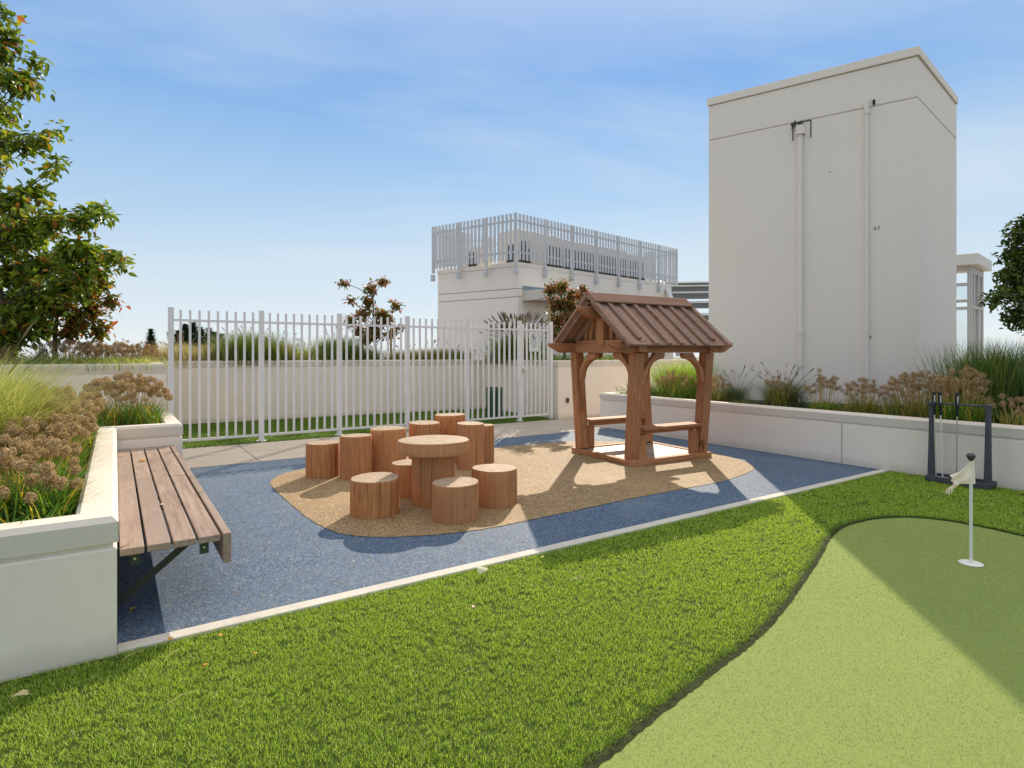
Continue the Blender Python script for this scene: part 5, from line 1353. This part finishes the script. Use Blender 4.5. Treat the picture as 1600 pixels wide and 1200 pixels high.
# distant conifers
CON = [(278,60,518),(290,58,508),(302,62,505),(314,60,512),(326,63,514),(335,61,520),(345,66,522),(236,70,515),(520,75,540)]
for k, (xp, Y, tp) in enumerate(CON):
    X = (xp-800)*Y/920; zt = 1.35+(553-tp)*Y/920
    q = cw(X,Y); r = thing('conifer_tree', {236:'distant lone conifer left of the fence', 520:'distant low conifer tip behind the dark hedge grass', 302:'tallest of the distant conifers behind the first fence bay'}.get(xp, 'distant dark conifer seen through the fence'), 'tree', (*q,-16), 0, 'distant conifers')
    mb = MB(); mb.tube([(*q,-16),(*q,zt-0.3)],[0.3,0.03],6); part('trunk', mb, M['trunk'], r)
    H_ = 12.0; n_ = 1500; t = rng.random(n_)**0.8; rad = t*1.5*(0.6+0.4*rng.random(n_)); az = rng.uniform(0,6.28,n_)
    C_ = np.column_stack([q[0]+rad*np.cos(az), q[1]+rad*np.sin(az), zt - t*H_*0.6 - 0.1*rad])
    V, F = blades(C_, np.full(n_,0.5), np.full(n_,0.28), np.full(n_,0.8), az, 0.3, 1); fast('crown', V, F, M['conifer'], r)

# ------------------------------------------------------------------ fallen leaves
def leaf(label, x, y, z, s_, mat, rz, curl=0.25, name='fallen_leaf', lobes=0):
    mb = MB()
    prof = [(0,0),(0.22,0.30),(0.5,0.36),(0.8,0.2),(1.05,0)]
    L_ = [(u_-0.5, w_, curl*abs(w_)*1.2 + 0.10*math.sin(u_*4)) for u_, w_ in prof]; R_ = [(u_-0.5, -w_, curl*abs(w_)*1.4+0.12*math.sin(u_*4)) for u_, w_ in prof[1:-1]]
    vs = L_ + R_; 
    if lobes:
        vs = [(a, b*(1.4 if i%2 else 0.7), c) for i, (a,b,c) in enumerate(vs)]
    mb.add([(a*s_, b*s_, c*s_) for a,b,c in vs], [(0,1,5),(1,2,6,5),(2,3,7,6),(3,4,7)])
    mb.tube([(-0.5*s_,0,0.0),(-0.75*s_,0.03*s_,0.05*s_)],0.02*s_,4,False)
    zmin = min(p[2] for p in mb.v); mb.v = [(a,b,c-zmin) for a,b,c in mb.v]
    o = part(name, mb, M[mat], local=True); o.location = (x,y,z); o.rotation_euler = (R(random.uniform(-8,8)),R(random.uniform(-8,8)),rz); tag(o, label, 'leaf', 'fallen leaves'); return o
leaf('yellow crumpled leaf on the blue surface below the bench', 0.079,0.479,0.002,0.05,'fallen_yellow',0.4,0.5)
leaf('orange leaf lying on the kerb near the planter corner', 0.209,-0.006,0.014,0.035,'fallen_orange',1.2)
leaf('orange leaf on the turf just below the kerb', 0.398,-0.134,0.028,0.032,'fallen_orange',2.2)
leaf('yellow orange curled leaf on the turf near the shade of the planter', 0.311,-0.407,0.028,0.036,'fallen_orange',0.2,0.5)
leaf('large tan leaf in the shaded corner of the turf', -0.311,-0.241,0.028,0.055,'fallen_tan',2.9,0.2)
leaf('pale lobed leaf lying on the turf in the centre', 1.837,-0.141,0.028,0.085,'fallen_pale',0.5,0.5,lobes=1)
leaf('tiny yellow leaf on the turf below the middle of the kerb', 2.29,-0.129,0.028,0.030,'fallen_yellow',1.5)
leaf('small brown curled leaf on the middle of the turf', 1.524,-0.55,0.028,0.040,'fallen_brown',2.6,0.6)
leaf('orange leaf on the turf left of the middle', 0.507,-0.408,0.028,0.026,'fallen_orange',0.8)
leaf('thin tan leaf lying across the far planks of the bench', 0.20,2.95,0.402,0.075,'fallen_orange',0.9,0.1)
leaf('small pale leaf stuck in the gap between bench planks', 0.235,1.10,0.402,0.03,'fallen_pale',1.9,0.4)
for k, (x, y, a, l_) in enumerate([(0.02,-0.14,0.5,0.09),(0.17,-0.25,0.9,0.10),(0.15,-0.62,0.3,0.12),(3.3,-0.35,0.2,0.06),(3.62,-0.02,1.0,0.06),(2.2,-0.52,-0.4,0.08),(0.95,-0.9,0.9,0.06)]):
    mb = MB(); mb.tube([(0,0,0),(l_*0.5,l_*0.08,0.006),(l_,0,0.002)],0.0012,4,False)
    o = part('straw', mb, M['fallen_tan'], local=True); o.location = (x,y,0.029); o.rotation_euler = (0,0,a); tag(o, ['thin dry straw on the turf by the planter corner','thin dry straw on the turf just below the kerb end','long thin straw on the turf near the bottom left','short straw on the lit turf near the gazebo shadow','short straw on the turf beside the kerb shadow tip','thin straw on the middle of the turf right of the brown leaf','short straw on the near middle of the turf'][k], 'straw', 'dry straws on the turf')
print('objects', len(bpy.data.objects), 'tris ~', sum(len(m.loops)-2*len(m.polygons) for m in bpy.data.meshes))
